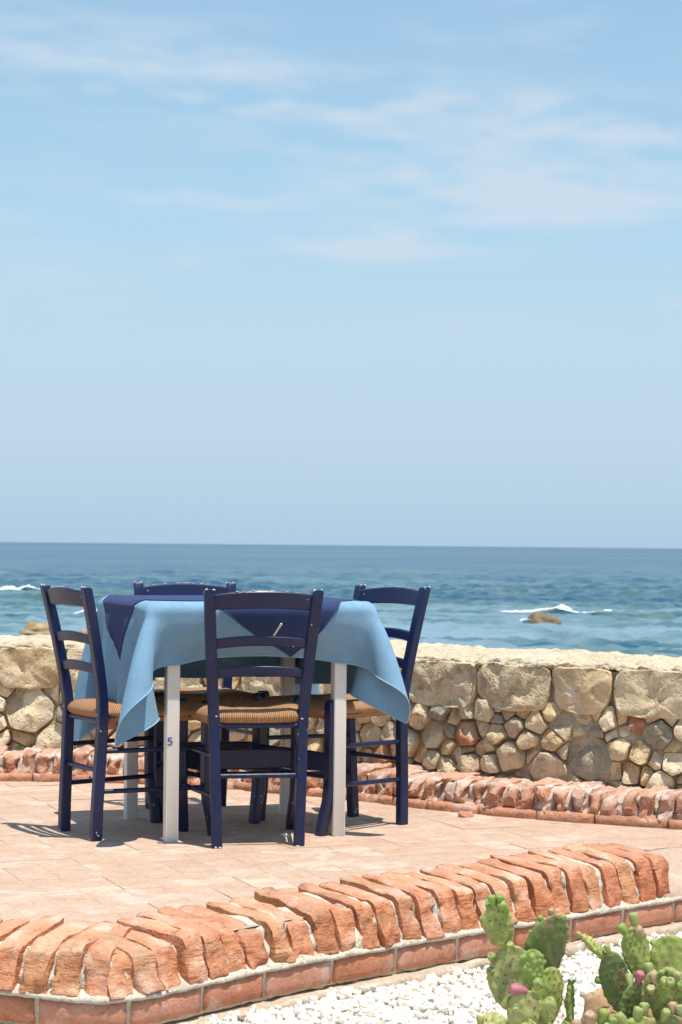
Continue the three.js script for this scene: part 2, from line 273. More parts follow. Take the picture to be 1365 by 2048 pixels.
{
  const rows = [], NC = 420, pos = [], col = [], idx = [];
  for (let p = 190; p > 0.4; p -= p > 120 ? 0.6 : p > 8 ? 0.28 : 0.1) rows.push(4 * 2090 / p);
  const R = rng(7), dirs = []; for (let k = 0; k < 26; k++) { const w = 0.55 * Math.pow(1.13, k), a = Math.PI / 2 + (R() - 0.5) * 2.1; dirs.push([Math.cos(a) / w * 6.283, Math.sin(a) / w * 6.283, R() * 6.28, 0.0175 * Math.min(w, 3.6), w]); }
  const wave = (x, z, res) => { let h = 0; const wx = x + 3 * vn3(x * 0.05, 1, z * 0.05), wz = z + 3 * vn3(x * 0.05, 7, z * 0.05); for (const [kx, kz, ph, am, w] of dirs) if (w > res * 1.2) { const s = Math.sin(kx * wx + kz * wz + ph); h += am * (1 - 2 * Math.abs(s) ** 1.3) * (0.7 + 0.6 * vn3(x / w / 3, ph, z / w / 3)); } return h; };
  const deep = [0.012, 0.064, 0.124], mid = [0.05, 0.132, 0.142], green = [0.06, 0.118, 0.098], pale = [0.16, 0.245, 0.29];
  rows.forEach((D, j) => {
    const dz = j ? D - rows[j - 1] : 0.3, fadeFar = sstep(2500, 250, D);
    for (let i = 0; i <= NC; i++) {
      let q = i / NC * 2 - 1; q = Math.abs(q) < 0.62 ? q * 0.33 : Math.sign(q) * (0.2046 + (Math.abs(q) - 0.62) * 1.7); const x = q * D, z = -D;
      const h = wave(x, z, Math.max(dz, D * 0.0011));
      pos.push(x, h, z);
      // water colour: depth of the bottom, shoals; light and dark of ripples painted in
      let t = 0, wsum = 0;
      for (let o = 0; o < 8; o++) { const wl = 0.9 * 2.6 ** o; if (wl > dz * 0.7 && wl < D) { const a = wl < 7 ? 1.25 : wl < 20 ? 0.9 : 0.5; t += a * vn3(x / wl / 2.2, o * 9, z / wl); wsum += a; } }
      t /= Math.max(1, Math.sqrt(wsum));
      const shallow = sstep(420, 75, D);
      let c = mixc(deep, mid, clamp(0.1 + 0.7 * shallow + 0.8 * t, 0, 1));
      c = mixc(c, green, sstep(0.0, 0.8, fbm3(x * 0.05, 2, z * 0.11, 3) * 2 + t * 0.35) * shallow * 0.8);
      c = mixc(c, pale, sstep(-0.1, 0.9, t + 0.25 * fbm3(x * 0.3, 4, z * 0.5, 2)) * 0.6 * shallow + sstep(190, 75, D) * clamp(0.38 + 0.5 * t, 0, 0.7));
      col.push(...c);
    }
  });
  const n = NC + 1;
  for (let j = 0; j < rows.length - 1; j++) for (let i = 0; i < NC; i++) { const a = j * n + i, b = a + 1, c = a + n, d = c + 1; idx.push(a, b, d, a, d, c); }
  const g = new THREE.BufferGeometry(); g.setAttribute('position', new THREE.Float32BufferAttribute(pos, 3)); g.setAttribute('color', new THREE.Float32BufferAttribute(col, 3)); g.setIndex(idx); g.computeVertexNormals();
  mesh('water', g, new THREE.MeshPhysicalMaterial({ vertexColors: true, roughness: 0.26, specularIntensity: 0.36, ior: 1.33 }), sea);
  const foamMat = std({ color: new THREE.Color().setRGB(0.72, 0.76, 0.78), roughness: 1 });
  // broken crests: low ridges of foam
  const ridge = (x0, x1, D, hgt, dep, seed) => {
    const rings = []; for (let k = 0; k <= 60; k++) {
      const f = k / 60, e = Math.pow(Math.sin(Math.PI * clamp(f, 0.001, 0.999)), 0.5), x = lerp(x0, x1, f), n = 0.65 + 0.7 * vn3(x * 1.1, seed, 0), zz = -D + 0.8 * vn3(x * 0.35, seed, 5);
      const ring = []; for (let a = 0; a < 9; a++) { const th = Math.PI * a / 8; ring.push([x, 0.11 + wave(x, zz, 0.6) + Math.sin(th) * hgt * e * n * (1 + 0.5 * vn3(x * 4, a, seed)), zz - Math.cos(th) * dep * e * (0.8 + 0.5 * vn3(x * 2, a, seed + 3))]); }
      rings.push(ring);
    }
    mesh('foam', finish(loft(rings)), foamMat, sea);
  };
  ridge(-38, -24.4, 176, 0.36, 1.0, 3); ridge(9.6, 14.2, 128, 0.2, 0.55, 11); ridge(12.4, 16.4, 128.2, 0.17, 0.45, 12); ridge(15.8, 17.0, 131, 0.16, 0.4, 17); ridge(8.1, 9.9, 107, 0.06, 0.5, 21);
  ridge(-16, -13, 120, 0.08, 0.5, 41);
}
// ---------------------------------------------------------------- rocks
function rockGeo(sx, sy, sz, seed, rough = 0.35, det = 4) {
  const g = mergeVertices(new THREE.IcosahedronGeometry(1, det).deleteAttribute('uv').deleteAttribute('normal')), p = g.attributes.position, v = new THREE.Vector3(), R = rng(seed), cuts = [];
  for (let k = 0; k < 9; k++) cuts.push([new THREE.Vector3(R() - 0.5, R() - 0.5, R() - 0.5).normalize(), 0.62 + 0.3 * R()]);
  for (let i = 0; i < p.count; i++) {
    v.fromBufferAttribute(p, i); for (const [n, d] of cuts) { const e = v.dot(n) - d; if (e > 0) v.addScaledVector(n, -e * 0.85); }
    const n = 1 + rough * fbm3(v.x * 2 + seed, v.y * 2, v.z * 2, 5); p.setXYZ(i, v.x * sx * n, v.y * sy * n, v.z * sz * n);
  }
  return finish(g, 0, seed * 0.1);
}
{
  const wet = std({ map: earthTex([0.19, 0.125, 0.06], [0.07, 0.05, 0.03], [0.3, 0.21, 0.11], 901, 1.2), bumpMap: stoneBump, bumpScale: 0.03, roughness: 0.8 });
  const a = thing('sea_rock', 'brown rock standing in the sea before a line of white foam', 'rock', [10.45, -2.95, -109], 0.3);
  mesh('boulder', rockGeo(0.72, 0.66, 0.7, 33, 0.3), wet, a); const low = mesh('ledge', rockGeo(0.6, 0.32, 0.5, 37, 0.3), wet, a); low.position.set(0.55, -0.05, 0.1);
  const b = thing('shore_rock', 'low sandy rock seen past the wall behind the left chair', 'rock', [-13.3, -3.05, -92], 0.1);
  const dry = std({ map: earthTex([0.34, 0.24, 0.12], [0.2, 0.14, 0.07], [0.46, 0.36, 0.22], 902, 1.2), bumpMap: stoneBump, bumpScale: 0.03, roughness: 0.9 });
  mesh('boulder', rockGeo(0.62, 0.55, 0.6, 43, 0.35), dry, b); const l2 = mesh('ledge', rockGeo(1.0, 0.22, 0.6, 47, 0.35), dry, b); l2.position.set(0.1, 0.02, 0.2); const l3 = mesh('ledge', rockGeo(0.5, 0.3, 0.5, 49, 0.35), dry, b); l3.position.set(2.2, -0.02, 0.2);
}

// ---------------------------------------------------------------- kerbs of upright bricks
function brickGeo(L, H, W, seed, o = {}) { // front face at z = 0, foot at y = 0, worn nose
  const { drop = 0.026, nose = 0.034, rough = 0.007, side = 0.006, batter = 0 } = o, R = rng(seed), zs = [0, 0.006, 0.014, 0.026, 0.042, 0.062, 0.09, 0.125, 0.165, 0.21, 0.24, 0.256, L].filter((z, i, a) => z <= L && (i === a.length - 1 || z < L - 0.003));
  const ys = [0, 0.06, 0.16, 0.3, 0.45, 0.6, 0.74, 0.86, 0.95, 1], NX = 6, g = new THREE.BoxGeometry(1, 1, 1, NX, ys.length - 1, zs.length - 1), p = g.attributes.position;
  const Rn = nose * (0.75 + 0.5 * R()), dr = drop * (0.6 + 0.8 * R()), lean = (R() - 0.5) * 0.008, S = seed * 3.7, bow = (R() - 0.5) * 0.006, chips = [];
  for (let k = 0; k < 3; k++) chips.push([new THREE.Vector3(R() < 0.5 ? -0.9 : 0.9, R() * 1.1 - 0.25, 0.75).normalize(), W * 0.36 + 0.012 * R(), H * (0.25 + 0.75 * R())]);
  for (let i = 0; i < p.count; i++) {
    let x = p.getX(i), y = ys[Math.round((p.getY(i) + 0.5) * (ys.length - 1))], z = zs[Math.round((0.5 - p.getZ(i)) * (zs.length - 1))];
    let top = H - dr * (1 - z / L); if (z < Rn) top -= Rn - Math.sqrt(Math.max(0, Rn * Rn - (Rn - z) ** 2));
    let Y = y * top, X = x * W; z += batter * Math.pow(y, 1.2) * sstep(0.12, 0, z); // rounded long edges
    const ex = Math.max(0, Math.abs(X) - (W / 2 - side)) / side, ey = Math.max(0, Y - (top - side)) / side; if (ey > 0 && ex > 0) Y -= side * 0.5 * ex * ex * ey;
    const inner = 1 - 0.1 * sstep(0.3, 1, y) * sstep(0.03, 0, z); X *= inner; X += lean * y + bow * Math.sin(y * 3.1);
    for (const [n, d, cy] of chips) { const e = X * n.x + (Y - cy) * n.y - z * n.z + 0.02 - d; if (e > 0 && Math.abs(Y - cy) < 0.035) { X -= n.x * e; Y -= n.y * e * 0.5; z += n.z * e; } }
    const f = sstep(0.16, 0.0, z) * 0.8 + 0.4, nx = fbm3(X * 22 + S, Y * 22, z * 22, 4), nz = fbm3(X * 18 + S + 40, Y * 26, z * 18, 4), ny = fbm3(X * 18 + S + 80, Y * 18, z * 18, 4), ledge = Math.abs(vn3(S, Y * 70 + nx * 2, z * 20));
    p.setXYZ(i, X + nx * rough * (0.3 + 0.6 * Math.abs(x)) * f, Y + ny * rough * y * 1.5, -z + nz * rough * 1.9 * f * sstep(0.12, 0, z) - 0.004 * ledge * sstep(0.03, 0, z) - 0.008 * sstep(0.5, 0.75, y) * sstep(0.9, 0.6, y) * R() * sstep(0.03, 0, z));
  }
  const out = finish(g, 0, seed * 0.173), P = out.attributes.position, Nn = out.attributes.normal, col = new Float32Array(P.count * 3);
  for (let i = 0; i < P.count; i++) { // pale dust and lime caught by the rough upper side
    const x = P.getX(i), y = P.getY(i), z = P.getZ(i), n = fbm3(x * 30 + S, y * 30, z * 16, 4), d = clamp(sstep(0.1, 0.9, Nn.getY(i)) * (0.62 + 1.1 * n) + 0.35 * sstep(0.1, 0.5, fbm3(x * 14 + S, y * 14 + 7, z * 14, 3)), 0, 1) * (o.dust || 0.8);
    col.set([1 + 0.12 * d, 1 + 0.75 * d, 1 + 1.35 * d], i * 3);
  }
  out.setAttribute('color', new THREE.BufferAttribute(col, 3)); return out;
}
const lift = q => 0.011 * clamp((1.0 - q.x) / 1.5, 0, 1); // the front kerb dips a little to the right
function ribbon(path, s0, s1, ds, profile, name, mat, parent, seed, amp, up = () => 0, warp = () => 1) { // a body with that (depth, height) outline swept along the path
  const rings = []; for (let s = s0; s <= s1; s += ds) { const q = path.at(s); rings.push(profile.map(([d, y], k) => { const n = amp * fbm3(s * 30, d * 30 + seed, y * 30, 3), m = amp * fbm3(s * 30, d * 30 + seed, y * 30 + 50, 3); return [q.x + q.nx * (d + n), y * (y > 0 ? warp(q) : 1) + m * (y > -0.2 ? 1 : 0) + up(q), q.z + q.nz * (d + n)]; })); }
  return mesh(name, finish(loft(rings)), mat, parent);
}
{
  const k = thing('front_kerb', 'curving kerb of weathered upright bricks between the terrace and the white gravel', 'kerb');
  const R = rng(21), y0 = -0.108;
  let s = 0.15, i = 0;
  const fill = [];
  while (s < END - 0.01) {
    const W = 0.061 + 0.01 * R(), gap = 0.011 + 0.008 * R(), q = curbPath.at(s + W / 2), g = curbPath.at(s + W + gap / 2);
    const low = 0.022 * clamp((0.9 - q.x) / 1.4, 0, 1), H = 0.153 - low + 0.010 * (R() - 0.5);
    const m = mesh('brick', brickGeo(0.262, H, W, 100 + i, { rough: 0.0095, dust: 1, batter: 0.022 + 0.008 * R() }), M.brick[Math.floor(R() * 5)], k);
    const pull = (R() - 0.5) * 0.016, rise = Math.max(0, (R() - 0.55) * 0.03);
    m.position.set(q.x + q.nx * pull, y0 + lift(q) + rise * 0.5, q.z + q.nz * pull); m.rotation.set((R() - 0.5) * 0.04, q.turn + (R() - 0.5) * 0.04, (R() - 0.5) * 0.04);
    if (s + W + gap < END - 0.01) { const b = brickGeo(0.25, 0.138 - low + 0.008 * R(), gap + 0.016, 800 + i, { rough: 0.014, dust: 0.001, batter: 0.024, nose: 0.03, side: 0.002 }), d = 0.010 + 0.008 * R(); b.rotateY(g.turn); b.translate(g.x + g.nx * d, y0 + lift(g) - 0.002, g.z + g.nz * d); fill.push(b); }
    s += W + gap; i++;
  }
  mesh('mortar', mergeGeometries(fill), M.mortar, k);
  // mortar under the bricks
  ribbon(curbPath, 0, curbPath.L, 0.012, [[0.09, -0.19], [0.012, -0.19], [0.006, -0.12], [-0.004, -0.117], [-0.004, -0.106], [0.012, -0.1], [0.06, -0.07], [0.2, -0.012], [0.24, -0.02], [0.24, -0.12]], 'mortar_joint', M.mortar, k, 13, 0.006, lift);
  ribbon(curbPath, END - 0.01, curbPath.L, 0.02, [[0.01, -0.13], [0.004, -0.1], [0.03, -0.08], [0.14, -0.022], [0.22, 0.0], [0.25, 0.001], [0.26, -0.13]], 'worn_edge', M.bed, k, 17, 0.008);
  s = 0.02; i = 0;
  const course = [0.245, 0.25, 0.235, 0.255]; // the flat bricks under them
  while (s < curbPath.L - 0.3) {
    const L = course[i % 4], q = curbPath.at(s + L / 2), c0 = curbPath.at(s), c1 = curbPath.at(s + L), sag = (c0.x + c1.x) / 2 * q.nx + (c0.z + c1.z) / 2 * q.nz - q.x * q.nx - q.z * q.nz;
    const g = new THREE.BoxGeometry(1, 1, 1, 14, 4, 3), p = g.attributes.position;
    for (let n = 0; n < p.count; n++) { // bent gently along the kerb
      const u = p.getX(n), v = p.getY(n), w = p.getZ(n), a = curbPath.at(s + L / 2 + u * (L - 0.014)), d = 0.05 - w * 0.1, S = i * 5.1;
      const e = 0.003 * fbm3(u * 4 + S, v * 3, w * 3, 3), e2 = 0.0025 * fbm3(u * 5 + S, v * 3 + 9, w * 3, 3), rnd = (Math.abs(u) > 0.49 || Math.abs(v) > 0.49) && w > 0.49 ? 0.004 : 0;
      p.setXYZ(n, a.x + a.nx * (d + e + rnd), -0.150 + lift(a) + v * 0.062 + e2, a.z + a.nz * (d + e + rnd));
    }
    mesh('course_brick', finish(g, 0, i * 0.31), M.courseBrick[Math.floor(R() * 3)], k);
    s += L; i++;
  }
  // broken concrete footing that shows above the gravel
  const fr = []; for (let t = 0; t <= curbPath.L; t += 0.012) { const q = curbPath.at(t), o = 0.018 + 0.022 * fbm3(t * 5, 1, 1, 4) + 0.008 * fbm3(t * 40, 3, 1, 3), y = -0.187 + 0.006 * fbm3(t * 20, 9, 2, 3); fr.push([[0.1, y], [0.012, y], [-o * 0.7, y - 0.004], [-o, y - 0.016], [-o * 1.1 - 0.005 * fbm3(t * 30, 4, 4, 2), -0.24], [0.1, -0.26]].map(([d, h]) => [q.x + q.nx * d, h, q.z + q.nz * d])); }
  mesh('footing', finish(loft(fr)), M.footing, k);
}
{
  const k = thing('back_kerb', 'worn low kerb of upright bricks running along the foot of the stone wall', 'kerb');
  const R = rng(23), fill = []; let s = 0.5, i = 0;
  while (s < backPath.L - 0.4) {
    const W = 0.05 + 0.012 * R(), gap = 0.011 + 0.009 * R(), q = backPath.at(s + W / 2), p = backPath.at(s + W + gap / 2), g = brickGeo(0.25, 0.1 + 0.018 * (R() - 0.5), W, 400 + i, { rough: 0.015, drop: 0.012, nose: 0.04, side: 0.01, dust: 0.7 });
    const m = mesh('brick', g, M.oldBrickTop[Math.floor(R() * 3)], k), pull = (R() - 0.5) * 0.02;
    m.position.set(q.x + q.nx * (0.02 + pull), 0.024, q.z + q.nz * (0.02 + pull)); m.rotation.set((R() - 0.5) * 0.06, q.turn + (R() - 0.5) * 0.08, -0.03 + (R() - 0.5) * 0.12);
    const b = brickGeo(0.25, 0.086 + 0.01 * R(), gap + 0.018, 1800 + i, { rough: 0.014, dust: 0.001, drop: 0.01, nose: 0.04, side: 0.002 }), d = 0.032 + 0.008 * R(); b.rotateY(p.turn); b.translate(p.x + p.nx * d, 0.024, p.z + p.nz * d); fill.push(b);
    s += W + gap; i++;
  }
  mesh('mortar', mergeGeometries(fill), M.oldMortar, k);
  ribbon(backPath, 0.4, backPath.L - 0.3, 0.02, [[0.06, 0.0], [0.03, 0.02], [0.035, 0.034], [0.29, 0.04], [0.29, 0]], 'mortar_joint', M.oldMortar, k, 31, 0.01);
  s = 0.5; i = 0;
  while (s < backPath.L - 0.5) {
    const L = 0.2 + 0.08 * R(), g = new THREE.BoxGeometry(1, 1, 1, 12, 3, 3), p = g.attributes.position;
    for (let n = 0; n < p.count; n++) {
      const u = p.getX(n), v = p.getY(n), w = p.getZ(n), a = backPath.at(s + L / 2 + u * (L - 0.008)), S = i * 7.3, e = 0.012 * fbm3(u * 5 + S, v * 2, w * 3, 3), rnd = Math.abs(v) > 0.49 && w > 0.49 ? 0.006 : 0;
      p.setXYZ(n, a.x + a.nx * (0.05 - w * 0.1 + e + rnd), 0.007 + v * 0.05 + 0.005 * fbm3(u * 6 + S, v + 9, w, 3), a.z + a.nz * (0.05 - w * 0.1 + e + rnd));
    }
    mesh('course_brick', finish(g, 0, i * 0.3), M.oldBrick[Math.floor(R() * 3)], k); s += L; i++;
  }
}
for (const [x, z, sx, sy, sz, sd, label] of [[0.47, -7.73, 0.034, 0.018, 0.026, 3, 'loose terracotta fragment at the foot of the back kerb']]) {
  const t = thing('brick_fragment', label, 'brick fragment', [x, 0.008, z], sd); mesh('chunk', rockGeo(sx, sy, sz, sd, 0.5, 3), M.oldBrick[2], t);
}

// ---------------------------------------------------------------- stone wall
{
  const wallPath = makePath(along(backPath, 0, backPath.L, 0.15, 0.275)), wall = thing('stone_wall', 'low rubble stone wall with pale flat top between the terrace and the sea', 'wall');
  const bend = (u, y, d) => { const q = wallPath.at(u); return [q.x - q.nx * d, y, q.z - q.nz * d]; }; // d = towards the viewer
  const R = rng(31), U0 = 1.05, U1 = wallPath.L - 0.85, Y0 = 0.02, YC = 0.385, TOP = 0.545;
  const sX = x => { let b = 0, e = 9; for (let s = 0; s < wallPath.L; s += 0.02) { const d = Math.abs(wallPath.at(s).x - x); if (d < e) { e = d; b = s; } } return b; };
  const uMid = sX(-0.6);
  // polygon of one stone -> bulging block
  const stone = (poly, depth, seed, o = {}) => {
    const { bulge = 0.02, rough = 0.014, round = 2, shrink = 0.94, tilt = 1.4, crease = 0.62 } = o;
    let P = poly; const cx = P.reduce((t, p) => t + p[0], 0) / P.length, cy = P.reduce((t, p) => t + p[1], 0) / P.length;
    for (let k = 0; k < round; k++) { const Q = [], f = k ? 0.25 : 0.1; for (let i = 0; i < P.length; i++) { const a = P[i], b = P[(i + 1) % P.length]; Q.push([lerp(a[0], b[0], f), lerp(a[1], b[1], f)], [lerp(a[0], b[0], 1 - f), lerp(a[1], b[1], 1 - f)]); } P = Q; }
    const n = 28, per = []; let len = 0; for (let i = 0; i < P.length; i++) { const a = P[i], b = P[(i + 1) % P.length]; per.push(len); len += Math.hypot(b[0] - a[0], b[1] - a[1]); }
    const out = []; for (let k = 0; k < n; k++) { const t = k / n * len; let i = P.length - 1; while (per[i] > t) i--; const a = P[i], b = P[(i + 1) % P.length], l = Math.hypot(b[0] - a[0], b[1] - a[1]), f = l ? (t - per[i]) / l : 0; out.push([lerp(a[0], b[0], f), lerp(a[1], b[1], f)]); }
    const q = rng(seed), tx = (q() - 0.5) * 0.5, ty = -0.1 + (q() - 0.5) * 0.6, S = seed * 1.9;
    // two or three flat faces make the front, as on broken stone
    const faces = []; for (let k = 0; k < 4; k++) faces.push([(q() - 0.5) * tilt, -0.2 * tilt + (q() - 0.5) * tilt, depth + bulge * (0.35 + 0.9 * q())]);
    const ring = (sc, d, fr) => out.map(([x, y]) => {
      let X = cx + (x - cx) * sc, Y = cy + (y - cy) * sc, D = d;
      if (fr > 0) { let f = Math.min(...faces.map(([a, b, c]) => c + a * (X - cx) + b * (Y - cy))); D = lerp(d, Math.min(f, depth + bulge * 1.6), fr); }
      const m = rough * fr; X += rough * 0.5 * fbm3(X * 25 + S, Y * 25, d * 9, 3); Y += rough * 0.5 * fbm3(X * 25 + S + 30, Y * 25, d * 9, 3); D += m * 1.5 * fbm3(X * 20 + S, Y * 20 + 60, 0, 4);
      return bend(X, Y, D);
    });
    return finish(loft([ring(shrink * 0.97, -0.05, 0), ring(shrink, depth * 0.5, 0), ring(shrink * 0.992, depth * 0.92, 0.35), ring(shrink * 0.945, depth, 0.85), ring(shrink * 0.72, depth, 1), ring(shrink * 0.45, depth, 1), ring(shrink * 0.2, depth, 1)]), crease < 0.01 ? 0 : crease, seed * 0.21);
  };
  // big dressed blocks under the top
  const cuts = []; { let u = U0; const k = sX(0.277); const w = [0.345, 0.325, 0.245, 0.33, 0.3]; const right = [k]; let j = 0; while (right[right.length - 1] < U1) right.push(right[right.length - 1] + w[j++ % 5]); const left = []; let v = k; while (v > U0) { v -= 0.17 + 0.14 * R(); left.unshift(v); } cuts.push(...left, ...right); }
  const low = cuts.map(() => YC - 0.02 + 0.045 * (R() - 0.5));
  for (let i = 0; i < cuts.length - 1; i++) {
    const a = cuts[i] + 0.006, b = cuts[i + 1] - 0.006, c = (a + b) / 2, t = 0.012 * R(), y = low[i], dip = 0.022 * R();
    mesh('block', stone([[a, y + 0.03 + t], [a + 0.03, y], [c, y - dip], [b - 0.035, y - 0.006], [b, y + 0.035], [b + 0.004, TOP + 0.004], [a - 0.004, TOP + 0.004]], 0.034, 900 + i, { bulge: 0.014, rough: 0.02, shrink: 0.99, round: 2, tilt: 0.22, crease: 0.001 }), M.stone[[2, 0, 5, 1][Math.floor(R() * 4)]], wall);
  }
  // rubble: sizes fall in a power diagram so that stones fit one another
  const seeds = [], tooNear = (u, y, r) => seeds.some(s => Math.hypot((s.u - u) * 0.86, s.y - y) < (s.r + r) * 0.9);
  for (const [x, h, r, m] of [[0.52, 0.27, 0.05, 7], [0.86, 0.32, 0.035], [-1.32, 0.28, 0.1], [-1.2, 0.14, 0.085], [-1.5, 0.22, 0.065], [0.68, 0.2, 0.06], [0.8, 0.15, 0.075], [0.94, 0.21, 0.085, 4]]) seeds.push({ u: sX(x), y: h, r, m });
  for (const [r0, r1, tries] of [[0.042, 0.056, 160], [0.031, 0.042, 900], [0.021, 0.028, 3000], [0.013, 0.018, 900]]) for (let k = 0; k < tries; k++) {
    const u = lerp(U0, U1, R()), r = lerp(r0, r1, R()) * (u < uMid ? 1.45 : 1), y = lerp(Y0 + r * 0.5, YC - r * 0.45, R()); if (!tooNear(u, y, r)) seeds.push({ u, y, r });
  }
  let made = 0;
  seeds.forEach((s, i) => {
    let poly = [[s.u - 0.25, Y0], [s.u + 0.25, Y0], [s.u + 0.25, YC + 0.03], [s.u - 0.25, YC + 0.03]];
    for (const t of seeds) { if (t === s) continue; const dx = t.u - s.u, dy = t.y - s.y, d2 = dx * dx + dy * dy; if (d2 > 0.25) continue; const k = (d2 + s.r * s.r - t.r * t.r) / 2, out = []; for (let a = 0; a < poly.length; a++) { const p = poly[a], q = poly[(a + 1) % poly.length], fp = (p[0] - s.u) * dx + (p[1] - s.y) * dy - k, fq = (q[0] - s.u) * dx + (q[1] - s.y) * dy - k; if (fp <= 0) out.push(p); if (fp * fq < 0) { const f = fp / (fp - fq); out.push([lerp(p[0], q[0], f), lerp(p[1], q[1], f)]); } } poly = out; if (poly.length < 3) return; }
    const w = Math.max(...poly.map(p => p[0])) - Math.min(...poly.map(p => p[0])); if (w < 0.018) return;
    const c = R(), small = s.r < 0.03;
    const mat = s.m === 7 ? M.stoneRed : c < 0.05 ? M.stoneRed : c < 0.17 ? M.stoneGrey : M.stone[Math.floor(R() * 6)];
    mesh('stone', stone(poly, small ? 0.016 + 0.012 * R() : 0.024 + 0.026 * R(), 1300 + i, { bulge: small ? 0.01 : 0.026, rough: small ? 0.009 : 0.013, shrink: 0.86 + 0.09 * R(), round: R() < 0.8 ? 1 : 2 }), mat, wall); made++;
  });
  console.log('wall stones', made, 'blocks', cuts.length);
  // earth and mortar behind the stones
  const grid = (fn, nu, nv, mat, name) => { const pos = [], idx = []; for (let j = 0; j <= nv; j++) for (let i = 0; i <= nu; i++) pos.push(...fn(i / nu, j / nv)); for (let j = 0; j < nv; j++) for (let i = 0; i < nu; i++) { const a = j * (nu + 1) + i, b = a + 1, c = a + nu + 1, d = c + 1; idx.push(a, b, d, a, d, c); } const g = new THREE.BufferGeometry(); g.setAttribute('position', new THREE.Float32BufferAttribute(pos, 3)); g.setIndex(idx); return mesh(name, finish(g), mat, wall); };
  grid((a, b) => { const u = lerp(U0, U1, a), y = lerp(-0.02, TOP - 0.01, b); return bend(u, y, 0.008 + 0.034 * fbm3(u * 14, y * 14, 3, 4)); }, 420, 50, M.wallFill, 'fill');
  // pale crust of the top: from a ragged front lip over a gentle crown to the far side
  grid((a, b) => {
    const u = lerp(U0, U1, a), lip = 0.04 * fbm3(u * 9, 1, 7, 4) + 0.022 * fbm3(u * 50, 1, 9, 3), n = fbm3(u * 7, b * 6, 11, 5), n2 = fbm3(u * 30, b * 30, 15, 4);
    const prof = [[0.004, TOP - 0.014 + Math.min(lip, 0.02)], [0.021, TOP - 0.008 + lip * 0.6], [0.018, TOP + 0.002], [0, TOP + 0.014], [-0.08, TOP + 0.02], [-0.2, TOP + 0.028], [-0.36, TOP + 0.034], [-0.5, TOP + 0.03], [-0.6, TOP + 0.0], [-0.62, TOP - 0.2], [-0.62, -0.3]];
    const q = b * (prof.length - 1), k = Math.min(prof.length - 2, Math.floor(q)), f = q - k, d = lerp(prof[k][0], prof[k + 1][0], f), y = lerp(prof[k][1], prof[k + 1][1], f), e = sstep(0, 0.25, b) * sstep(1, 0.85, b);
    return bend(u, y + (0.026 * n + 0.016 * n2) * e, d + 0.02 * n2 * (1 - e * 0.5));
  }, 700, 60, M.crust, 'top_crust');
}

// ---------------------------------------------------------------- white gravel
const frontOf = (x, z) => { let b = 9, best = 0; for (let s = 0; s < curbPath.L; s += 0.03) { const q = curbPath.at(s), d = (q.x - x) ** 2 + (q.z - z) ** 2; if (d < b) { b = d; best = -((x - q.x) * q.nx + (z - q.z) * q.nz); } } return best; };
{
  const bed = structure('gravel_bed');
  sheet([...along(curbPath, 0, curbPath.L, 0.05, 0.05), [3, -7.1], [3, -3.2], [-2.6, -3.2]], GRAVEL_Y - 0.022, M.gravelBed, 'bed', bed);
  const g = mergeVertices(new THREE.IcosahedronGeometry(1, 2).deleteAttribute('uv').deleteAttribute('normal')), p = g.attributes.position, v = new THREE.Vector3();
  const R = rng(41), cuts = []; for (let k = 0; k < 10; k++) cuts.push([new THREE.Vector3(R() - 0.5, R() - 0.5, R() - 0.5).normalize(), 0.6 + 0.25 * R()]);
  for (let i = 0; i < p.count; i++) { v.fromBufferAttribute(p, i); for (const [n, d] of cuts) { const e = v.dot(n) - d; if (e > 0) v.addScaledVector(n, -e * 0.9); } v.multiplyScalar(1 + 0.22 * fbm3(v.x * 2, v.y * 2, v.z * 2, 2)); p.setXYZ(i, v.x, v.y, v.z); }
  g.computeVertexNormals();
  const list = [];
  for (let k = 0; k < 60000 && list.length < 26000; k++) {
    const x = lerp(-1.3, 1.75, R()), z = lerp(-7.1, -4.1, R()); if (Math.abs(x) > 0.2 * -z + 0.05) continue; const f = frontOf(x, z); if (f < 0.012 || f > 2.2) continue;
    list.push([x, z, f]);
  }
  const im = new THREE.InstancedMesh(g, M.gravel, list.length), d = new THREE.Object3D(), c = new THREE.Color();
  list.forEach(([x, z, f], i) => {
    const s = 0.0085 + 0.0075 * R() * R(); d.position.set(x, GRAVEL_Y - 0.012 + 0.022 * R() * R() + 0.012 * vn3(x * 4, 1, z * 4) + 0.012 * sstep(0.06, 0.0, f) * (vn3(x * 7, 2, z * 7) > 0 ? 1 : 0), z); d.rotation.set(R() * 6.3, R() * 6.3, R() * 6.3); d.scale.set(s * (0.8 + 0.6 * R()), s * (0.7 + 0.4 * R()), s * (0.8 + 0.6 * R())); d.updateMatrix(); im.setMatrixAt(i, d.matrix);
    const t = R(), k = t < 0.06 ? 0.62 : 0.86 + 0.2 * R(); im.setColorAt(i, c.setRGB(Math.min(1, k * 1.02), k * (t < 0.1 ? 0.9 : 0.98), k * (t < 0.1 ? 0.78 : 0.94)));
  });
  im.name = 'gravel'; im.userData = { kind: 'stuff', label: 'white marble gravel spread in front of the brick kerb', category: 'gravel' }; im.castShadow = im.receiveShadow = true; scene.add(im);
}

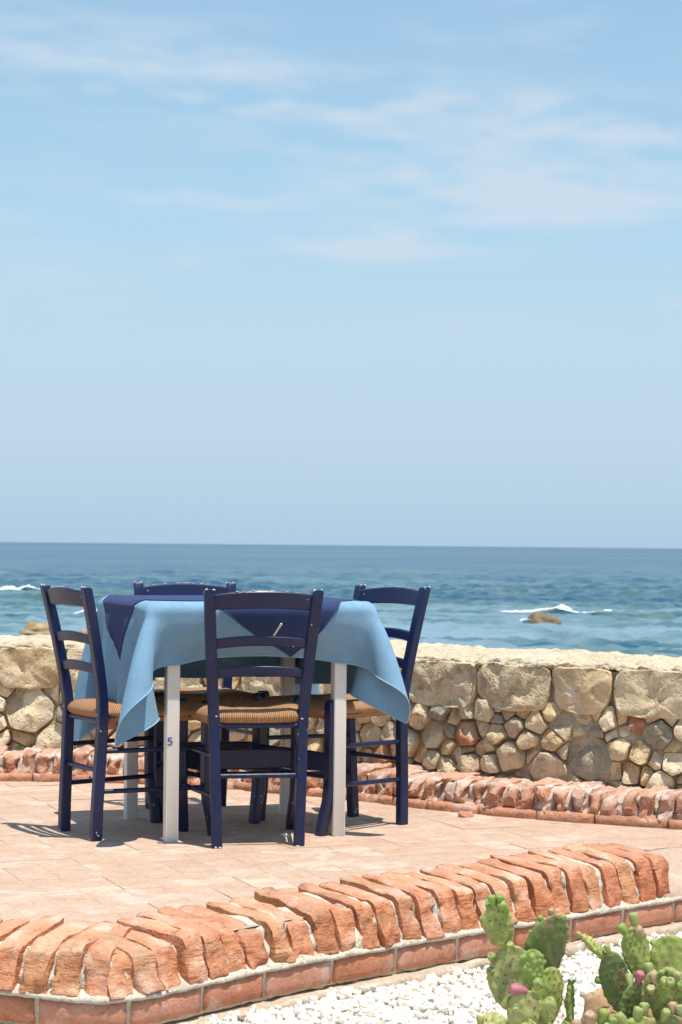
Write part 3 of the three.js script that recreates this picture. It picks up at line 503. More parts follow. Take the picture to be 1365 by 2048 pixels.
// ---------------------------------------------------------------- table
const TX = -0.376, TZ = -7.385, TT = 0.33, HA = 0.4, HB = 0.375, TY = 0.8;
{
  const t = thing('dining_table', 'white painted square wooden table under two blue cloths', 'table', [TX, 0, TZ], TT);
  mesh('tabletop', bar(-HA + 0.006, HA - 0.006, TY - 0.028, TY - 0.004, -HB + 0.006, HB - 0.006, 0.006), M.whitePaint, t);
  const lx = 0.295, lz = 0.292, w = 0.0215;
  for (const [a, b] of [[-1, 1], [1, 1], [-1, -1], [1, -1]]) {
    const g = finish(loft([rect(a * lx, 0, b * lz, w * 1.86, w * 1.86, 0.004), rect(a * lx, 0.004, b * lz, w * 2, w * 2, 0.003), rect(a * lx, 0.5, b * lz, w * 2.05, w * 2.05, 0.003), rect(a * lx, TY - 0.026, b * lz, w * 2.1, w * 2.1, 0.003)]), 0.5, a + b * 0.3);
    const leg = mesh('leg', g, M.whitePaint, t);
    if (a < 0 && b > 0) {
      leg.userData.label = 'table leg with a blue painted 5';
      const font = await new FontLoader().loadAsync('fonts/droid/droid_sans_bold.typeface.json'), tg = new TextGeometry('5', { font, size: 0.027, depth: 0.0008, curveSegments: 6, bevelEnabled: false });
      const n = mesh('painted_number', tg, M.ink, leg); n.position.set(-lx - w * 0.99, 0.325, lz + w * 1.035);
    }
  }
  for (const [x0, x1, z0, z1] of [[-lx + w, lx - w, lz - 0.01, lz + 0.01], [-lx + w, lx - w, -lz - 0.01, -lz + 0.01], [-lx - 0.01, -lx + 0.01, -lz + w, lz - w], [lx - 0.01, lx + 0.01, -lz + w, lz - w]]) mesh('apron', bar(x0, x1, TY - 0.095, TY - 0.026, z0, z1, 0.002), M.whitePaint, t);
}
// the cloths: a hanging sheet is let fall over the table
let drape;
{
  const A0 = -0.76, A1 = 0.70, B0 = -0.66, B1 = 0.58, st = 0.02, NA = Math.round((A1 - A0) / st), NB = Math.round((B1 - B0) / st), n = (NA + 1) * (NB + 1), id = (i, j) => j * (NA + 1) + i;
  const P = new Float64Array(n * 3), Q = new Float64Array(n * 3), pin = new Uint8Array(n), C = [], y0 = TY + 0.004, R = rng(51);
  for (let j = 0; j <= NB; j++) for (let i = 0; i <= NA; i++) {
    const a = A0 + i * st, b = B0 + j * st, k = id(i, j), oa = Math.max(0, Math.abs(a) - HA), ob = Math.max(0, Math.abs(b) - HB);
    P.set([a, y0 - 0.02 * (oa + ob) + (oa || ob ? 0.002 * (R() - 0.5) : 0), b], k * 3); pin[k] = Math.abs(a) < HA - 0.004 && Math.abs(b) < HB - 0.004 ? 1 : 0;
  }
  Q.set(P);
  const add = (a, b, s) => { if (!(pin[a] && pin[b])) C.push([a, b, Math.hypot(P[a * 3] - P[b * 3], P[a * 3 + 2] - P[b * 3 + 2]), s]); };
  for (let j = 0; j <= NB; j++) for (let i = 0; i <= NA; i++) {
    if (i < NA) add(id(i, j), id(i + 1, j), 1); if (j < NB) add(id(i, j), id(i, j + 1), 1);
    if (i < NA && j < NB) { add(id(i, j), id(i + 1, j + 1), 0.35); add(id(i + 1, j), id(i, j + 1), 0.35); }
    if (i < NA - 2) add(id(i, j), id(i + 3, j), 0.13); if (j < NB - 2) add(id(i, j), id(i, j + 3), 0.13);
    if (i < NA - 5) add(id(i, j), id(i + 6, j), 0.02); if (j < NB - 5) add(id(i, j), id(i, j + 6), 0.02);
  }
  const ca = new Int32Array(C.map(c => c[0])), cb = new Int32Array(C.map(c => c[1])), cl = new Float64Array(C.map(c => c[2])), cs = new Float64Array(C.map(c => c[3])), r = 0.006, WIND = 10;
  for (let it = 0; it < 900; it++) {
    for (let k = 0; k < n; k++) {
      if (pin[k]) continue;
      for (let c = 0; c < 3; c++) { const q = k * 3 + c, v = (P[q] - Q[q]) * 0.975; Q[q] = P[q]; P[q] += v + (c === 1 ? -9.8 * 0.00012 : 0); }
      // a breeze leans on the side that faces the viewer
      const wa = P[k * 3], wb = P[k * 3 + 2]; if (wb > HB - 0.2 && Math.abs(wa) < HA && P[k * 3 + 1] < TY - 0.01) P[k * 3 + 2] -= WIND * 0.00012 * (1 - (wa / HA) ** 2);
      if (wb > HB - 0.03 && wa < -HA + 0.12) P[k * 3] -= 1.0 * 0.00012; if (wb > HB && wa > HA - 0.05) P[k * 3] += 1.2 * 0.00012;
    }
    for (let s = 0; s < 10; s++) for (let c = 0; c < ca.length; c++) {
      const a = ca[c], b = cb[c], x = P[b * 3] - P[a * 3], y = P[b * 3 + 1] - P[a * 3 + 1], z = P[b * 3 + 2] - P[a * 3 + 2], l = Math.sqrt(x * x + y * y + z * z) || 1e-9;
      const pa = pin[a], pb = pin[b], f = cs[c] * (l - cl[c]) / l / (pa || pb ? 1 : 2);
      if (!pa) { P[a * 3] += x * f; P[a * 3 + 1] += y * f; P[a * 3 + 2] += z * f; } if (!pb) { P[b * 3] -= x * f; P[b * 3 + 1] -= y * f; P[b * 3 + 2] -= z * f; }
    }
    for (let k = 0; k < n; k++) { // the tabletop, its edge rounded
      if (pin[k]) continue; const x = P[k * 3], y = P[k * 3 + 1], z = P[k * 3 + 2], ex = HA + r - Math.abs(x), ez = HB + r - Math.abs(z), ey = y0 - y;
      if (ex > 0 && ez > 0 && ey > 0 && y > TY - 0.05) { if (ey < ex && ey < ez) P[k * 3 + 1] = y0; else if (ex < ez) P[k * 3] = Math.sign(x) * (HA + r); else P[k * 3 + 2] = Math.sign(z) * (HB + r); }
      for (const [qx, qz] of [[-0.295, 0.292], [0.295, 0.292], [-0.295, -0.292], [0.295, -0.292]]) { const dx = x - qx, dz = z - qz, dd = Math.hypot(dx, dz); if (dd < 0.036 && dd > 1e-6) { P[k * 3] = qx + dx / dd * 0.036; P[k * 3 + 2] = qz + dz / dd * 0.036; } }
      const fx = 0.315 - Math.abs(x), fz = 0.312 - Math.abs(z); if (fx > 0 && fz > 0 && y > TY - 0.1 && y < TY - 0.02) { if (fx < fz) P[k * 3] = Math.sign(x) * 0.315; else P[k * 3 + 2] = Math.sign(z) * 0.312; }
    }
  }
  const N = new Float64Array(n * 3);
  for (let j = 0; j <= NB; j++) for (let i = 0; i <= NA; i++) {
    const g = (i, j) => { const k = id(clamp(i, 0, NA), clamp(j, 0, NB)) * 3; return new THREE.Vector3(P[k], P[k + 1], P[k + 2]); };
    const v = g(i, j + 1).sub(g(i, j - 1)).cross(g(i + 1, j).sub(g(i - 1, j))).normalize(); N.set([v.x, v.y, v.z], id(i, j) * 3);
  }
  drape = (a, b, off = 0) => { // bicubic would be finer; the sheet is smoothed by its own stiffness
    const s = clamp((a - A0) / st, 0, NA - 1e-6), t = clamp((b - B0) / st, 0, NB - 1e-6), i = Math.floor(s), j = Math.floor(t), u = s - i, v = t - j, o = [0, 0, 0], m = [0, 0, 0];
    const cr = (f, p0, p1, p2, p3) => p1 + 0.5 * f * (p2 - p0 + f * (2 * p0 - 5 * p1 + 4 * p2 - p3 + f * (3 * (p1 - p2) + p3 - p0)));
    const val = (F, c) => { const row = q => { const jj = clamp(j + q, 0, NB), k = w => F[id(clamp(i + w, 0, NA), jj) * 3 + c]; return cr(u, k(-1), k(0), k(1), k(2)); }; return cr(v, row(-1), row(0), row(1), row(2)); };
    for (let c = 0; c < 3; c++) { o[c] = val(P, c); m[c] = val(N, c); }
    const l = Math.hypot(...m) || 1; return [o[0] + m[0] / l * off, o[1] + m[1] / l * off, o[2] + m[2] / l * off];
  };
  const cloth = (name, label, fn, nu, nv, mat, hemMat, edge) => {
    const t = thing(name, label, 'tablecloth', [TX, 0, TZ], TT), pos = [], uv = [], idx = [];
    for (let j = 0; j <= nv; j++) for (let i = 0; i <= nu; i++) { const [a, b, off] = fn(i / nu, j / nv); pos.push(...drape(a, b, off)); uv.push(a, b); }
    for (let j = 0; j < nv; j++) for (let i = 0; i < nu; i++) { const a = j * (nu + 1) + i, b = a + 1, c = a + nu + 1, d = c + 1; idx.push(a, d, b, a, c, d); }
    const g = new THREE.BufferGeometry(); g.setAttribute('position', new THREE.Float32BufferAttribute(pos, 3)); g.setAttribute('uv', new THREE.Float32BufferAttribute(uv, 2)); g.setIndex(idx); g.computeVertexNormals();
    mesh('sheet', g, mat, t);
    const pts = []; for (let k = 0; k < 4; k++) for (let q = 0; q < 120; q++) { const f = q / 120, [u, v] = [[f, 0], [1, f], [1 - f, 1], [0, 1 - f]][k], [a, b, off] = fn(u, v); pts.push(new THREE.Vector3(...drape(a, b, off))); }
    mesh('hem', new THREE.TubeGeometry(new THREE.CatmullRomCurve3(pts, true), 600, 0.0022, 6, true), hemMat, t);
    return t;
  };
  cloth('tablecloth', 'light blue tablecloth hanging in pointed corners around the table', (u, v) => [lerp(A0, A1, u), lerp(B0, B1, v), 0.0015], 110, 96, M.blueCloth, M.hem);
  const r2 = 0.645, ca2 = 0.012, cb2 = -0.06; // the second cloth lies corner to side over the first
  cloth('table_topper', 'dark navy square cloth laid diagonally over the light blue tablecloth', (u, v) => { const x = (u - v) * r2, y = (u + v - 1) * r2; return [ca2 + x * 0.985 + y * 0.174, cb2 - x * 0.174 + y * 0.985, 0.0045]; }, 90, 90, M.navyCloth, M.hemNavy);
}
{
  const p = drape(0.04, 0.475, 0.009), q = drape(0.06, 0.43, 0.009), g = new THREE.Group();
  const t = thing('white_stick', 'small white plastic stick on the navy cloth behind the front chair slats', 'stick', [TX, 0, TZ], TT);
  const c = new THREE.CatmullRomCurve3([new THREE.Vector3(...p), new THREE.Vector3(...q)]), s = mesh('strip', new THREE.TubeGeometry(c, 8, 0.004, 8), M.plastic, t), e = mesh('rounded_end', new THREE.SphereGeometry(0.0041, 10, 8), M.plastic, t); e.position.set(...q);
}

// ---------------------------------------------------------------- chairs
function makeChair() {
  const t = new THREE.Group(); scene.add(t);
  const px = y => y < 0.44 ? lerp(0.137, 0.15, y / 0.44) : lerp(0.15, 0.181, (y - 0.44) / 0.41), pz = y => y < 0.44 ? lerp(-0.205, -0.19, sm(y / 0.44)) : -0.19 - 0.078 * Math.pow((y - 0.44) / 0.41, 1.25);
  for (const s of [-1, 1]) {
    const rings = []; for (const y of [0, 0.004, 0.1, 0.2, 0.3, 0.4, 0.47, 0.53, 0.6, 0.67, 0.74, 0.8, 0.843, 0.85]) { const e = y < 0.003 || y > 0.849 ? 0.006 : 0, w = lerp(0.033, 0.036, y / 0.85); rings.push(rect(s * px(y), y, pz(y), w - e, lerp(0.037, 0.032, y / 0.85) - e, 0.004)); }
    mesh('back_post', finish(loft(rings), 0.5, s), M.navy, t);
    const fr = []; for (const y of [0, 0.004, 0.03, 0.07, 0.12, 0.18, 0.25, 0.33, 0.4, 0.44, 0.458, 0.466]) { const b = sstep(0.17, 0, y), e = y < 0.003 ? 0.006 : y > 0.46 ? 0.014 : y > 0.45 ? 0.003 : 0, w = lerp(0.044, 0.036, b); fr.push(rect(s * (0.208 - 0.013 * b - 0.004 * (1 - y)), y, 0.178 + 0.03 * b, w - e, w - e, 0.007)); }
    mesh('front_leg', finish(loft(fr), 0.6, s), M.navyDark, t);
    for (const y of [0.165, 0.3]) mesh('rung', rod([s * px(y), y, pz(y)], [s * 0.203, y + 0.004, 0.18], 0.0082), M.navy, t);
    mesh('seat_rail', rod([s * px(0.42), 0.42, pz(0.42)], [s * 0.205, 0.418, 0.18], 0.0095), M.navy, t);
  }
  for (const y of [0.235, 0.4]) mesh('rung', rod([-px(y), y, pz(y)], [px(y), y, pz(y)], y < 0.3 ? 0.0085 : 0.009), M.navy, t);
  mesh('rung', rod([-0.204, 0.2, 0.182], [0.204, 0.2, 0.182], 0.008), M.navyDark, t);
  const board = (y0, y1, arch, bow, thick, z, hw, lean, crown) => { // y at the ends; arched and bowed between the posts
    const rings = []; for (let k = 0; k <= 20; k++) { const q = k / 20 * 2 - 1, c = 1 - q * q, lo = y0 + arch * c * crown, hi = y1 + arch * c, d = 0.004, zc = z - bow * c, n = 3; const ring = [[-thick / 2, lo + d], [-thick / 2, hi - d], [-thick / 2 + d, hi], [thick / 2 - d, hi], [thick / 2, hi - d], [thick / 2, lo + d], [thick / 2 - d, lo], [-thick / 2 + d, lo]]; rings.push(ring.map(([a, y]) => [q * hw, y, zc + a + lean * (y - (y0 + y1) / 2)])); }
    return finish(loft(rings), 0.5, y0);
  };
  mesh('top_rail', board(0.782, 0.832, 0.015, 0.02, 0.017, pz(0.8) + 0.003, px(0.8), -0.26, 0.4), M.navy, t);
  mesh('slat', board(0.652, 0.686, 0.014, 0.018, 0.014, pz(0.67) + 0.003, px(0.67), -0.24, 0.95), M.navy, t);
  mesh('slat', board(0.553, 0.587, 0.014, 0.016, 0.014, pz(0.57) + 0.003, px(0.57), -0.2, 0.95), M.navy, t);
  mesh('front_board', board(0.222, 0.282, 0.004, -0.012, 0.016, 0.182, 0.195, 0, -2), M.navyDark, t);
  // bare wood where the paint has gone
  const R = rng(61), ch = [];
  for (let k = 0; k < 16; k++) { const q = R() * 1.7 - 0.85, g = rockGeo(0.003 + 0.006 * R(), 0.0012, 0.0022, 70 + k, 0.5, 1); g.translate(q * px(0.84), 0.832 + 0.016 * (1 - q * q) + 0.0002, pz(0.84) + 0.001 - 0.02 * (1 - q * q) + (R() - 0.5) * 0.012); ch.push(g); }
  for (const s of [-1, 1]) for (let k = 0; k < 5; k++) { const y = k < 2 ? 0.849 : k < 4 ? 0.004 : 0.2 + 0.3 * R(), g = rockGeo(0.004 + 0.003 * R(), 0.002 + 0.004 * R(), 0.003, 90 + k, 0.5, 1); g.translate(s * px(y) + (R() - 0.5) * 0.026, y, pz(y) - (k < 2 ? 0.01 : 0.0175)); ch.push(g); }
  const cm = mesh('bare_patch', mergeGeometries(ch), M.chipBare, t); cm.userData.kind = 'stuff';
  // woven rush seat: four fields of cords that wrap over the rails
  const n = 28, g = new THREE.BoxGeometry(1, 1, 1, n, 8, n).toNonIndexed(), p = g.attributes.position, uv = g.attributes.uv;
  const hw = z => lerp(0.152, 0.206, (z + 0.5)) * (1 - 0.05 * Math.pow(Math.abs(z) * 2, 6));
  for (let i = 0; i < p.count; i += 3) {
    const pts = [0, 1, 2].map(k => [p.getX(i + k), p.getY(i + k), p.getZ(i + k)]), mx = (pts[0][0] + pts[1][0] + pts[2][0]) / 3, mz = (pts[0][2] + pts[1][2] + pts[2][2]) / 3, sideways = Math.abs(mx) > Math.abs(mz);
    pts.forEach(([x, y, z], k) => {
      const X = x * 2 * hw(z), Z = lerp(-0.194, 0.196, z + 0.5) * (1 - 0.06 * Math.pow(Math.abs(x) * 2, 6)), e = Math.max(Math.abs(x), Math.abs(z)) * 2, pad = Math.pow(1 - Math.pow(e, 6), 0.5), ht = lerp(0.0, 1, y + 0.5);
      const c = e > 0.999 ? Math.sin(Math.PI * ht) * 0.014 : 0, mitre = Math.abs(Math.abs(x) - Math.abs(z)), hill = 0.006 * sstep(0.06, 0, mitre) * -1 - 0.018 * sstep(0.9, 0.0, e) * (y > 0 ? 1 : 0);
      const bulge = e > 0.999 ? 0 : y > 0 ? 0.012 * pad : -0.016 * pad;
      const nx = Math.abs(x) >= Math.abs(z) ? Math.sign(x) : 0, nz = Math.abs(z) >= Math.abs(x) ? Math.sign(z) : 0;
      p.setXYZ(i + k, X + nx * c, 0.408 + ht * 0.039 + bulge + (y > 0 ? hill : 0) + 0.003 * fbm3(X * 20, 3, Z * 20, 2), Z + nz * c);
      uv.setXY(i + k, sideways ? Z : X, sideways ? X + ht * 0.03 : Z + ht * 0.03);
    });
  }
  g.deleteAttribute('normal'); { // smooth normals over welded positions
    const w = g.clone(); w.deleteAttribute('uv'); const m = mergeVertices(w, 1e-4); m.computeVertexNormals(); g.setAttribute('normal', m.toNonIndexed().attributes.normal);
  }
  mesh('rush_seat', g, M.rush, t);
  return t;
}
{
  const group = 'navy chairs around the table', first = makeChair();
  const spots = [
    [-0.307, -7.109, Math.PI + 0.215, 'navy wooden chair nearest the camera, its slatted back hiding the table front'],
    [-0.702, -7.238, Math.PI / 2 + 0.52, 'navy wooden chair at the left end of the table'],
    [-0.017, -7.474, -0.885, 'navy wooden chair at the right end of the table, under the hanging cloth corner'],
    [-0.523, -7.737, 0.27, 'navy wooden chair behind the table with sunlit blue top rail'],
  ];
  spots.forEach(([x, z, a, label], i) => { const c = i ? first.clone() : first; if (i) scene.add(c); c.name = numbered('dining_chair'); c.position.set(x, 0, z); c.rotation.set(0, a, 0); c.userData = { label, category: 'chair', group }; });
}
{
  const t = thing('paper_scrap', 'small crumpled white scrap on the tiles by the front chair foot', 'paper scrap', [-0.185, 0.006, -7.16], 0.4); mesh('crumple', rockGeo(0.016, 0.008, 0.012, 77, 0.8, 3), std({ color: new THREE.Color().setRGB(0.6, 0.6, 0.5), roughness: 0.9 }), t);
}

// ---------------------------------------------------------------- prickly pears
{
  const padTex = (c, s) => tex(256, (u, v) => { let k = mixc(c, [c[0] * 1.5, c[1] * 1.25, c[2] * 1.5], sstep(0, 0.6, fbmP(u, v, 4, 4, s))); k = mixc(k, [c[0] * 0.6, c[1] * 0.6, c[2] * 0.6], 0.6 * sstep(0.1, 0.6, fbmP(u, v, 8, 4, s + 9))); return mixc(k, [0.28, 0.2, 0.09], 0.75 * sstep(0.3, 0.5, fbmP(u, v, 6, 4, s + 19))); }, true, 0.16);
  const pm = (c, s) => std({ map: padTex(c, s), bumpMap: roughBump, bumpScale: 0.0014, roughness: 0.58 });
  const C = { old: pm([0.35, 0.36, 0.125], 951), mid: pm([0.28, 0.33, 0.075], 961), dark: pm([0.16, 0.205, 0.055], 971), young: pm([0.235, 0.33, 0.07], 981), lime: pm([0.3, 0.345, 0.1], 991), fruit: pm([0.27, 0.31, 0.1], 993), blush: pm([0.42, 0.27, 0.16], 995), pink: pm([0.38, 0.13, 0.15], 997) };
  const spine = std({ color: new THREE.Color().setRGB(0.5, 0.38, 0.22), roughness: 0.8 }), areole = std({ color: new THREE.Color().setRGB(0.16, 0.11, 0.06), roughness: 1 });
  const lattice = (w, h, seed) => { const R = rng(3000 + seed), dx = Math.max(0.015, w * 0.2), dy = Math.max(0.015, h * 0.12), L = []; for (let r = 1; r * dy < h * 0.97; r++) for (let k = -4; k <= 4; k++) L.push([(k + (r % 2) * 0.5) * dx + (R() - 0.5) * 0.007, r * dy + (R() - 0.5) * 0.007]); return L; };
  const padShape = (w, h, th, seed, knob = 0.0022) => { // foot at the origin, grows up y, flat across z
    const L = lattice(w, h, seed), g = mergeVertices(new THREE.SphereGeometry(1, 44, 40).deleteAttribute('uv').deleteAttribute('normal'), 1e-4), p = g.attributes.position;
    for (let i = 0; i < p.count; i++) {
      let x = p.getX(i), y = p.getY(i), z = p.getZ(i); const f = (y + 1) / 2, wd = 0.5 + 0.5 * Math.pow(f, 0.55) * (1.0 + 0.08 * Math.sin(f * 3.1)), n = 1 + 0.06 * fbm3(x * 1.5 + seed, y * 1.5, z, 3);
      p.setXYZ(i, x * w / 2 * (0.42 + 0.58 * wd) * n + 0.06 * w * Math.sin(f * 3 + seed), f * h * (1 + 0.02 * n), Math.sign(z) * Math.pow(Math.abs(z), 0.8) * th / 2 * (1 + 0.2 * (1 - f)) + 0.05 * w * Math.sin(x * 2 + seed) + 0.09 * w * (f - 0.5) ** 2 + 0.006 * fbm3(x * 2.5 + seed, y * 2.5, z, 3));
      const X = p.getX(i), Y = p.getY(i); let b = 0; for (const [lx, ly] of L) { const d = ((X - lx) ** 2 + (Y - ly) ** 2) / 0.000036; if (d < 6) b = Math.max(b, Math.exp(-d)); }
      const rim = Math.hypot(x, (y) * 0.8), q = b * knob; p.setXYZ(i, X + (rim > 0.85 ? Math.sign(x) * q * 1.4 : 0), Y, p.getZ(i) + Math.sign(z) * q);
    }
    return finish(g, 0, seed * 0.13);
  };
  const fruitShape = (r, h, seed) => { const prof = [[0.0, 0], [0.42, 0.02], [0.62, 0.16], [0.86, 0.4], [1, 0.66], [0.95, 0.84], [0.78, 0.95], [0.5, 0.99], [0.3, 0.94], [0, 0.92]].map(([a, b]) => new THREE.Vector2(a * r, b * h)); const g = new THREE.LatheGeometry(prof, 12), p = g.attributes.position; for (let i = 0; i < p.count; i++) { const x = p.getX(i), y = p.getY(i), z = p.getZ(i), n = 1 + 0.16 * vn3(x / r * 2.2 + seed, y / r * 2.2, z / r * 2.2); p.setXYZ(i, x * n, y, z * n); } return finish(g, 0, seed); };
  const F = [0, 1, 2].map(i => fruitShape(0.0105, 0.026 + 0.003 * i, 5 + i * 3)), bump = new THREE.IcosahedronGeometry(1, 1), up = new THREE.Vector3(0, 1, 0);
  let seed = 1;
  // x, height and depth of the foot (m), width, length, lean to the right (rad), turn of the flat side, lean to the viewer, colour, fruit [place along the rim -1..1, kind, size]
  const pad = (plant, x, y, z, w, h, lean, turn, pitch, col, fruits = [], o = {}) => {
    const R = rng(7000 + seed), th = o.th || 0.012 + 0.05 * w, L = lattice(w * 1.1, h, seed), m = mesh('pad', padShape(w * 1.1, h, th, seed, o.knob), C[col], plant);
    m.position.set(x - plant.position.x, y - plant.position.y, z - plant.position.z); m.rotation.set(pitch, turn, -lean, 'ZYX'); seed++;
    const spots = [], sp = []; // areoles in a lozenge pattern on both faces, with fine spines
    for (const [X, Y] of L) for (const s of [-1, 1]) {
      const f = Y / h, half = w / 2 * (0.42 + 0.58 * (0.5 + 0.5 * Math.pow(f, 0.55))) * 1.1 * Math.sqrt(Math.max(0, 1 - (2 * f - 1) ** 2)); if (Math.abs(X) > half * 0.9) continue;
      const Z = s * th / 2 * Math.pow(Math.max(0.05, 1 - (X / half) ** 2), 0.4) * Math.pow(Math.max(0.05, 1 - (2 * f - 1) ** 2), 0.25);
      const a = bump.clone(); a.scale(0.0014 + 0.001 * R(), 0.0017 + 0.0012 * R(), 0.0014); a.translate(X, Y, Z + 0.05 * w * Math.sin(X / (w / 2) * 2 + seed - 1) * 0.7 + 0.09 * w * (f - 0.5) ** 2 + s * 0.0018); spots.push(a);
      if (R() < 0.8) for (let q = 0; q < 3; q++) { const c = new THREE.ConeGeometry(0.0005, 0.012 + 0.012 * R(), 4); c.translate(0, 0.007, 0); c.rotateX(s * (0.9 + 0.5 * R())); c.rotateZ((R() - 0.5) * 1.6); c.translate(X, Y, Z); sp.push(c); }
    }
    if (spots.length) { const a = mesh('areoles', mergeGeometries(spots), o.light ? spine : areole, m); a.userData.kind = 'stuff'; }
    if (sp.length) { const a = mesh('spines', mergeGeometries(sp), spine, m); a.userData.kind = 'stuff'; }
    for (const [t, kind, s = 1, zoff = 0] of fruits) {
      const an = t * 1.75, f = 0.5 + 0.5 * Math.cos(an), X = Math.sin(an) * w / 2 * 0.93, Y = h * (f * 0.985), b = mesh(kind === 'pink' || kind === 'blush' ? 'ripe_fruit' : 'bud', F[seed % 3], C[kind], m);
      b.position.set(X, Y - 0.002, zoff || (R() - 0.5) * 0.006); b.scale.setScalar(s); b.rotation.set(zoff ? Math.sign(zoff) * 1.0 : (R() - 0.5) * 0.6, R() * 6, -an * 0.75 + (R() - 0.5) * 0.3); seed++;
    }
    return m;
  };
  const Z0 = -4.95, X = px => (px - 682.5) / 4180 * 4.95, Y = py => 1 - (py - 1093) / 4180 * 4.95, S = 4.95 / 4180; // sizes were taken off the photograph at this distance
  const a = thing('prickly_pear', 'prickly pear with pink fruit growing at the left beside the brick kerb', 'cactus', [X(1075), GRAVEL_Y, Z0]);
  pad(a, X(1075), GRAVEL_Y - 0.03, Z0 + 0.02, 0.11, 0.17, -0.1, 0.3, 0, 'old');
  pad(a, X(1082), Y(2090), Z0 + 0.06, 78 * S, 130 * S, -0.28, 0.15, 0.06, 'old', [[-0.5, 'lime', 0.7, 0.012]]);
  pad(a, X(1052), Y(2022), Z0, 94 * S, 132 * S, -0.25, -0.3, -0.05, 'old', [[-0.95, 'lime', 0.9], [-0.72, 'lime', 1], [-0.4, 'lime', 1], [0.2, 'lime', 0.9, 0.01]]);
  pad(a, X(1014), Y(1897), Z0 - 0.01, 57 * S, 92 * S, -0.12, -0.25, 0.08, 'mid', [[-0.8, 'young', 1], [-0.45, 'young', 1.05], [-0.12, 'young', 1.05], [0.12, 'young', 0.95], [0.48, 'young', 1.05]]);
  pad(a, X(1088), Y(1985), Z0 - 0.07, 100 * S, 156 * S, 0.16, 0.5, 0.15, 'dark', [[-0.38, 'young', 0.8], [-0.15, 'blush', 0.75], [0.3, 'young', 0.75], [-0.66, 'lime', 0.6]]);  // shade on this turned-away pad is put into its darker colour
  pad(a, X(1068), Y(1960), Z0 + 0.05, 46 * S, 76 * S, -0.06, 0.3, 0.15, 'young', [], { th: 0.014, knob: 0.005 });
  pad(a, X(1072), Y(1965), Z0 + 0.065, 20 * S, 26 * S, 0.5, 0, 0, 'lime', [], { th: 0.018 });
  pad(a, X(1105), Y(2050), Z0 - 0.01, 84 * S, 115 * S, 0.12, 0.6, -0.1, 'mid');
  pad(a, X(1099), Y(2024), Z0 + 0.08, 27 * S, 50 * S, 0.06, -0.4, 0.1, 'lime', [], { th: 0.018 });
  pad(a, X(1008), Y(2085), Z0 + 0.06, 66 * S, 78 * S, -0.15, 0.5, -0.5, 'old', [[-0.6, 'lime', 0.9]]);
  pad(a, X(1040), Y(2080), Z0 + 0.1, 56 * S, 66 * S, 0.25, -0.6, -0.3, 'mid');
  pad(a, X(1035), Y(2000), Z0 + 0.05, 30 * S, 26 * S, -0.7, 0.2, 0.2, 'mid', [], { th: 0.02 });
  { const f = mesh('ripe_fruit', fruitShape(0.0145, 0.043, 8), C.pink, a); f.position.set(X(1058) - a.position.x, Y(1966) - a.position.y, 0.075); f.rotation.set(0.15, 0, 1.42); f.userData.label = 'pink ripe fruit'; }
  const y = thing('cactus_seedling', 'small upright spiky green cactus shoot in gravel between the two prickly pears', 'cactus', [X(1153), GRAVEL_Y, Z0 - 0.05]);
  pad(y, X(1153), Y(2055), Z0 - 0.05, 24 * S, 88 * S, 0, 0.9, 0, 'young', [[-0.5, 'young', 0.4], [0.5, 'young', 0.4], [-0.2, 'young', 0.45], [0.25, 'young', 0.4]], { th: 0.016 });
  pad(y, X(1150), Y(2090), Z0 - 0.05, 30 * S, 50 * S, 0, 0.5, 0, 'mid', [], { th: 0.02 });

  const b = thing('prickly_pear', 'prickly pear crowded with green buds at the right edge, behind the tan rock', 'cactus', [X(1300), GRAVEL_Y, Z0]);
  pad(b, X(1300), GRAVEL_Y - 0.03, Z0, 0.12, 0.16, 0.1, 0.2, 0, 'dark');
  pad(b, X(1262), Y(2025), Z0 - 0.01, 60 * S, 128 * S, -0.28, -0.45, 0.0, 'dark', [[-0.8, 'young', 0.9], [-0.35, 'lime', 0.8], [0.0, 'lime', 0.8]]);
  pad(b, X(1284), Y(1958), Z0 - 0.02, 54 * S, 108 * S, -0.08, 0.25, 0.05, 'mid', [[-0.42, 'young', 1.15], [0.02, 'fruit', 1.15], [0.5, 'blush', 1.25]]);
  pad(b, X(1224), Y(1916), Z0 - 0.02, 26 * S, 68 * S, -0.85, 1.2, 0, 'mid', [[0.02, 'lime', 0.6]], { th: 0.014 });
  pad(b, X(1345), Y(2005), Z0 - 0.05, 92 * S, 130 * S, 0.15, 0.3, -0.1, 'mid', [[-0.5, 'lime', 0.9]]);
  pad(b, X(1328), Y(1970), Z0 + 0.05, 42 * S, 56 * S, 0.0, 0.2, 0.35, 'young', [], { th: 0.014, knob: 0.005 });
  pad(b, X(1268), Y(2032), Z0 + 0.05, 60 * S, 84 * S, 0.05, 0.3, 0.1, 'dark', [[0.05, 'pink', 1.15], [-0.3, 'fruit', 1]]);
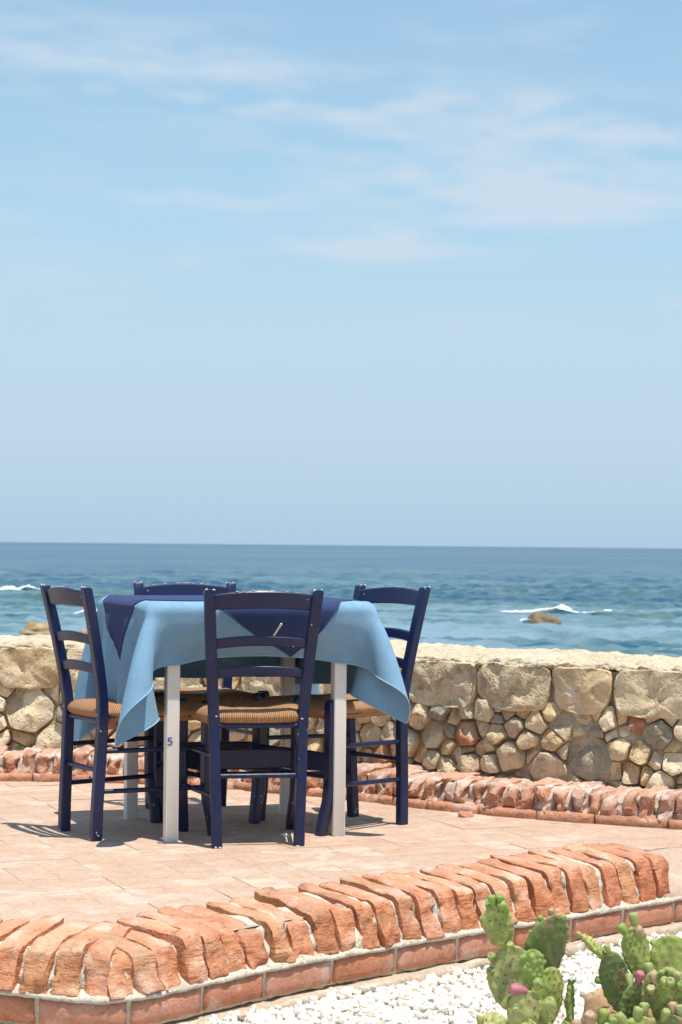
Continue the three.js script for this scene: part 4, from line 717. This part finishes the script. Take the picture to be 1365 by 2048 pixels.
  pad(b, X(1290), Y(2000), Z0 + 0.05, 30 * S, 60 * S, 0.15, 0.8, 0, 'old', [[-0.5, 'fruit', 1.1], [0, 'fruit', 1.2], [0.5, 'young', 1.0], [0.3, 'blush', 1]]);
  pad(b, X(1330), Y(2062), Z0 + 0.06, 90 * S, 120 * S, 0.1, -0.2, 0.1, 'mid', [[-0.6, 'fruit', 1.1], [-0.35, 'blush', 1.2], [-0.1, 'fruit', 1.1], [0.15, 'fruit', 1.2], [0.4, 'young', 1.1], [0, 'fruit', 1.1, 0.012], [-0.2, 'lime', 1.1, 0.012]]);
  pad(b, X(1275), Y(2095), Z0 + 0.09, 84 * S, 88 * S, 0.0, 0.3, 0.1, 'mid', [[-0.5, 'fruit', 1.2], [-0.2, 'lime', 1.2], [0.1, 'fruit', 1.2], [0.4, 'blush', 1.1], [0.6, 'fruit', 1]]);
  pad(b, X(1350), Y(2090), Z0 + 0.1, 70 * S, 90 * S, -0.1, -0.4, 0.1, 'dark', [[-0.4, 'fruit', 1.1], [0, 'blush', 1.2], [0.3, 'fruit', 1.1]]);
  pad(b, X(1228), Y(2090), Z0 + 0.1, 56 * S, 58 * S, -0.1, 0.3, 0.1, 'mid', [[-0.4, 'young', 1.2], [0, 'young', 1.2], [0.4, 'lime', 1.1]]);
  pad(b, X(1196), Y(2075), Z0 + 0.1, 40 * S, 56 * S, -0.1, 0.1, 0.1, 'young', [[-0.3, 'blush', 1.4], [0.2, 'young', 1.2]]);
  pad(b, X(1158), Y(2100), Z0 + 0.1, 50 * S, 54 * S, -0.1, 0.1, 0.1, 'mid', [[-0.5, 'blush', 1.1], [0, 'blush', 1.3], [0.3, 'fruit', 1]]);
  const r = thing('sandstone_rock', 'tan rough rock lying in the white gravel beside the right prickly pear', 'rock', [X(1222) * 1.02, GRAVEL_Y + 0.05, -5.09], 0.4);
  mesh('boulder', rockGeo(0.066, 0.108, 0.06, 57, 0.4), std({ map: earthTex([0.44, 0.27, 0.15], [0.3, 0.17, 0.09], [0.55, 0.39, 0.25], 911, 0.2), bumpMap: stoneBump, bumpScale: 0.012, roughness: 1 }), r);
}
renderer.render(scene, camera);
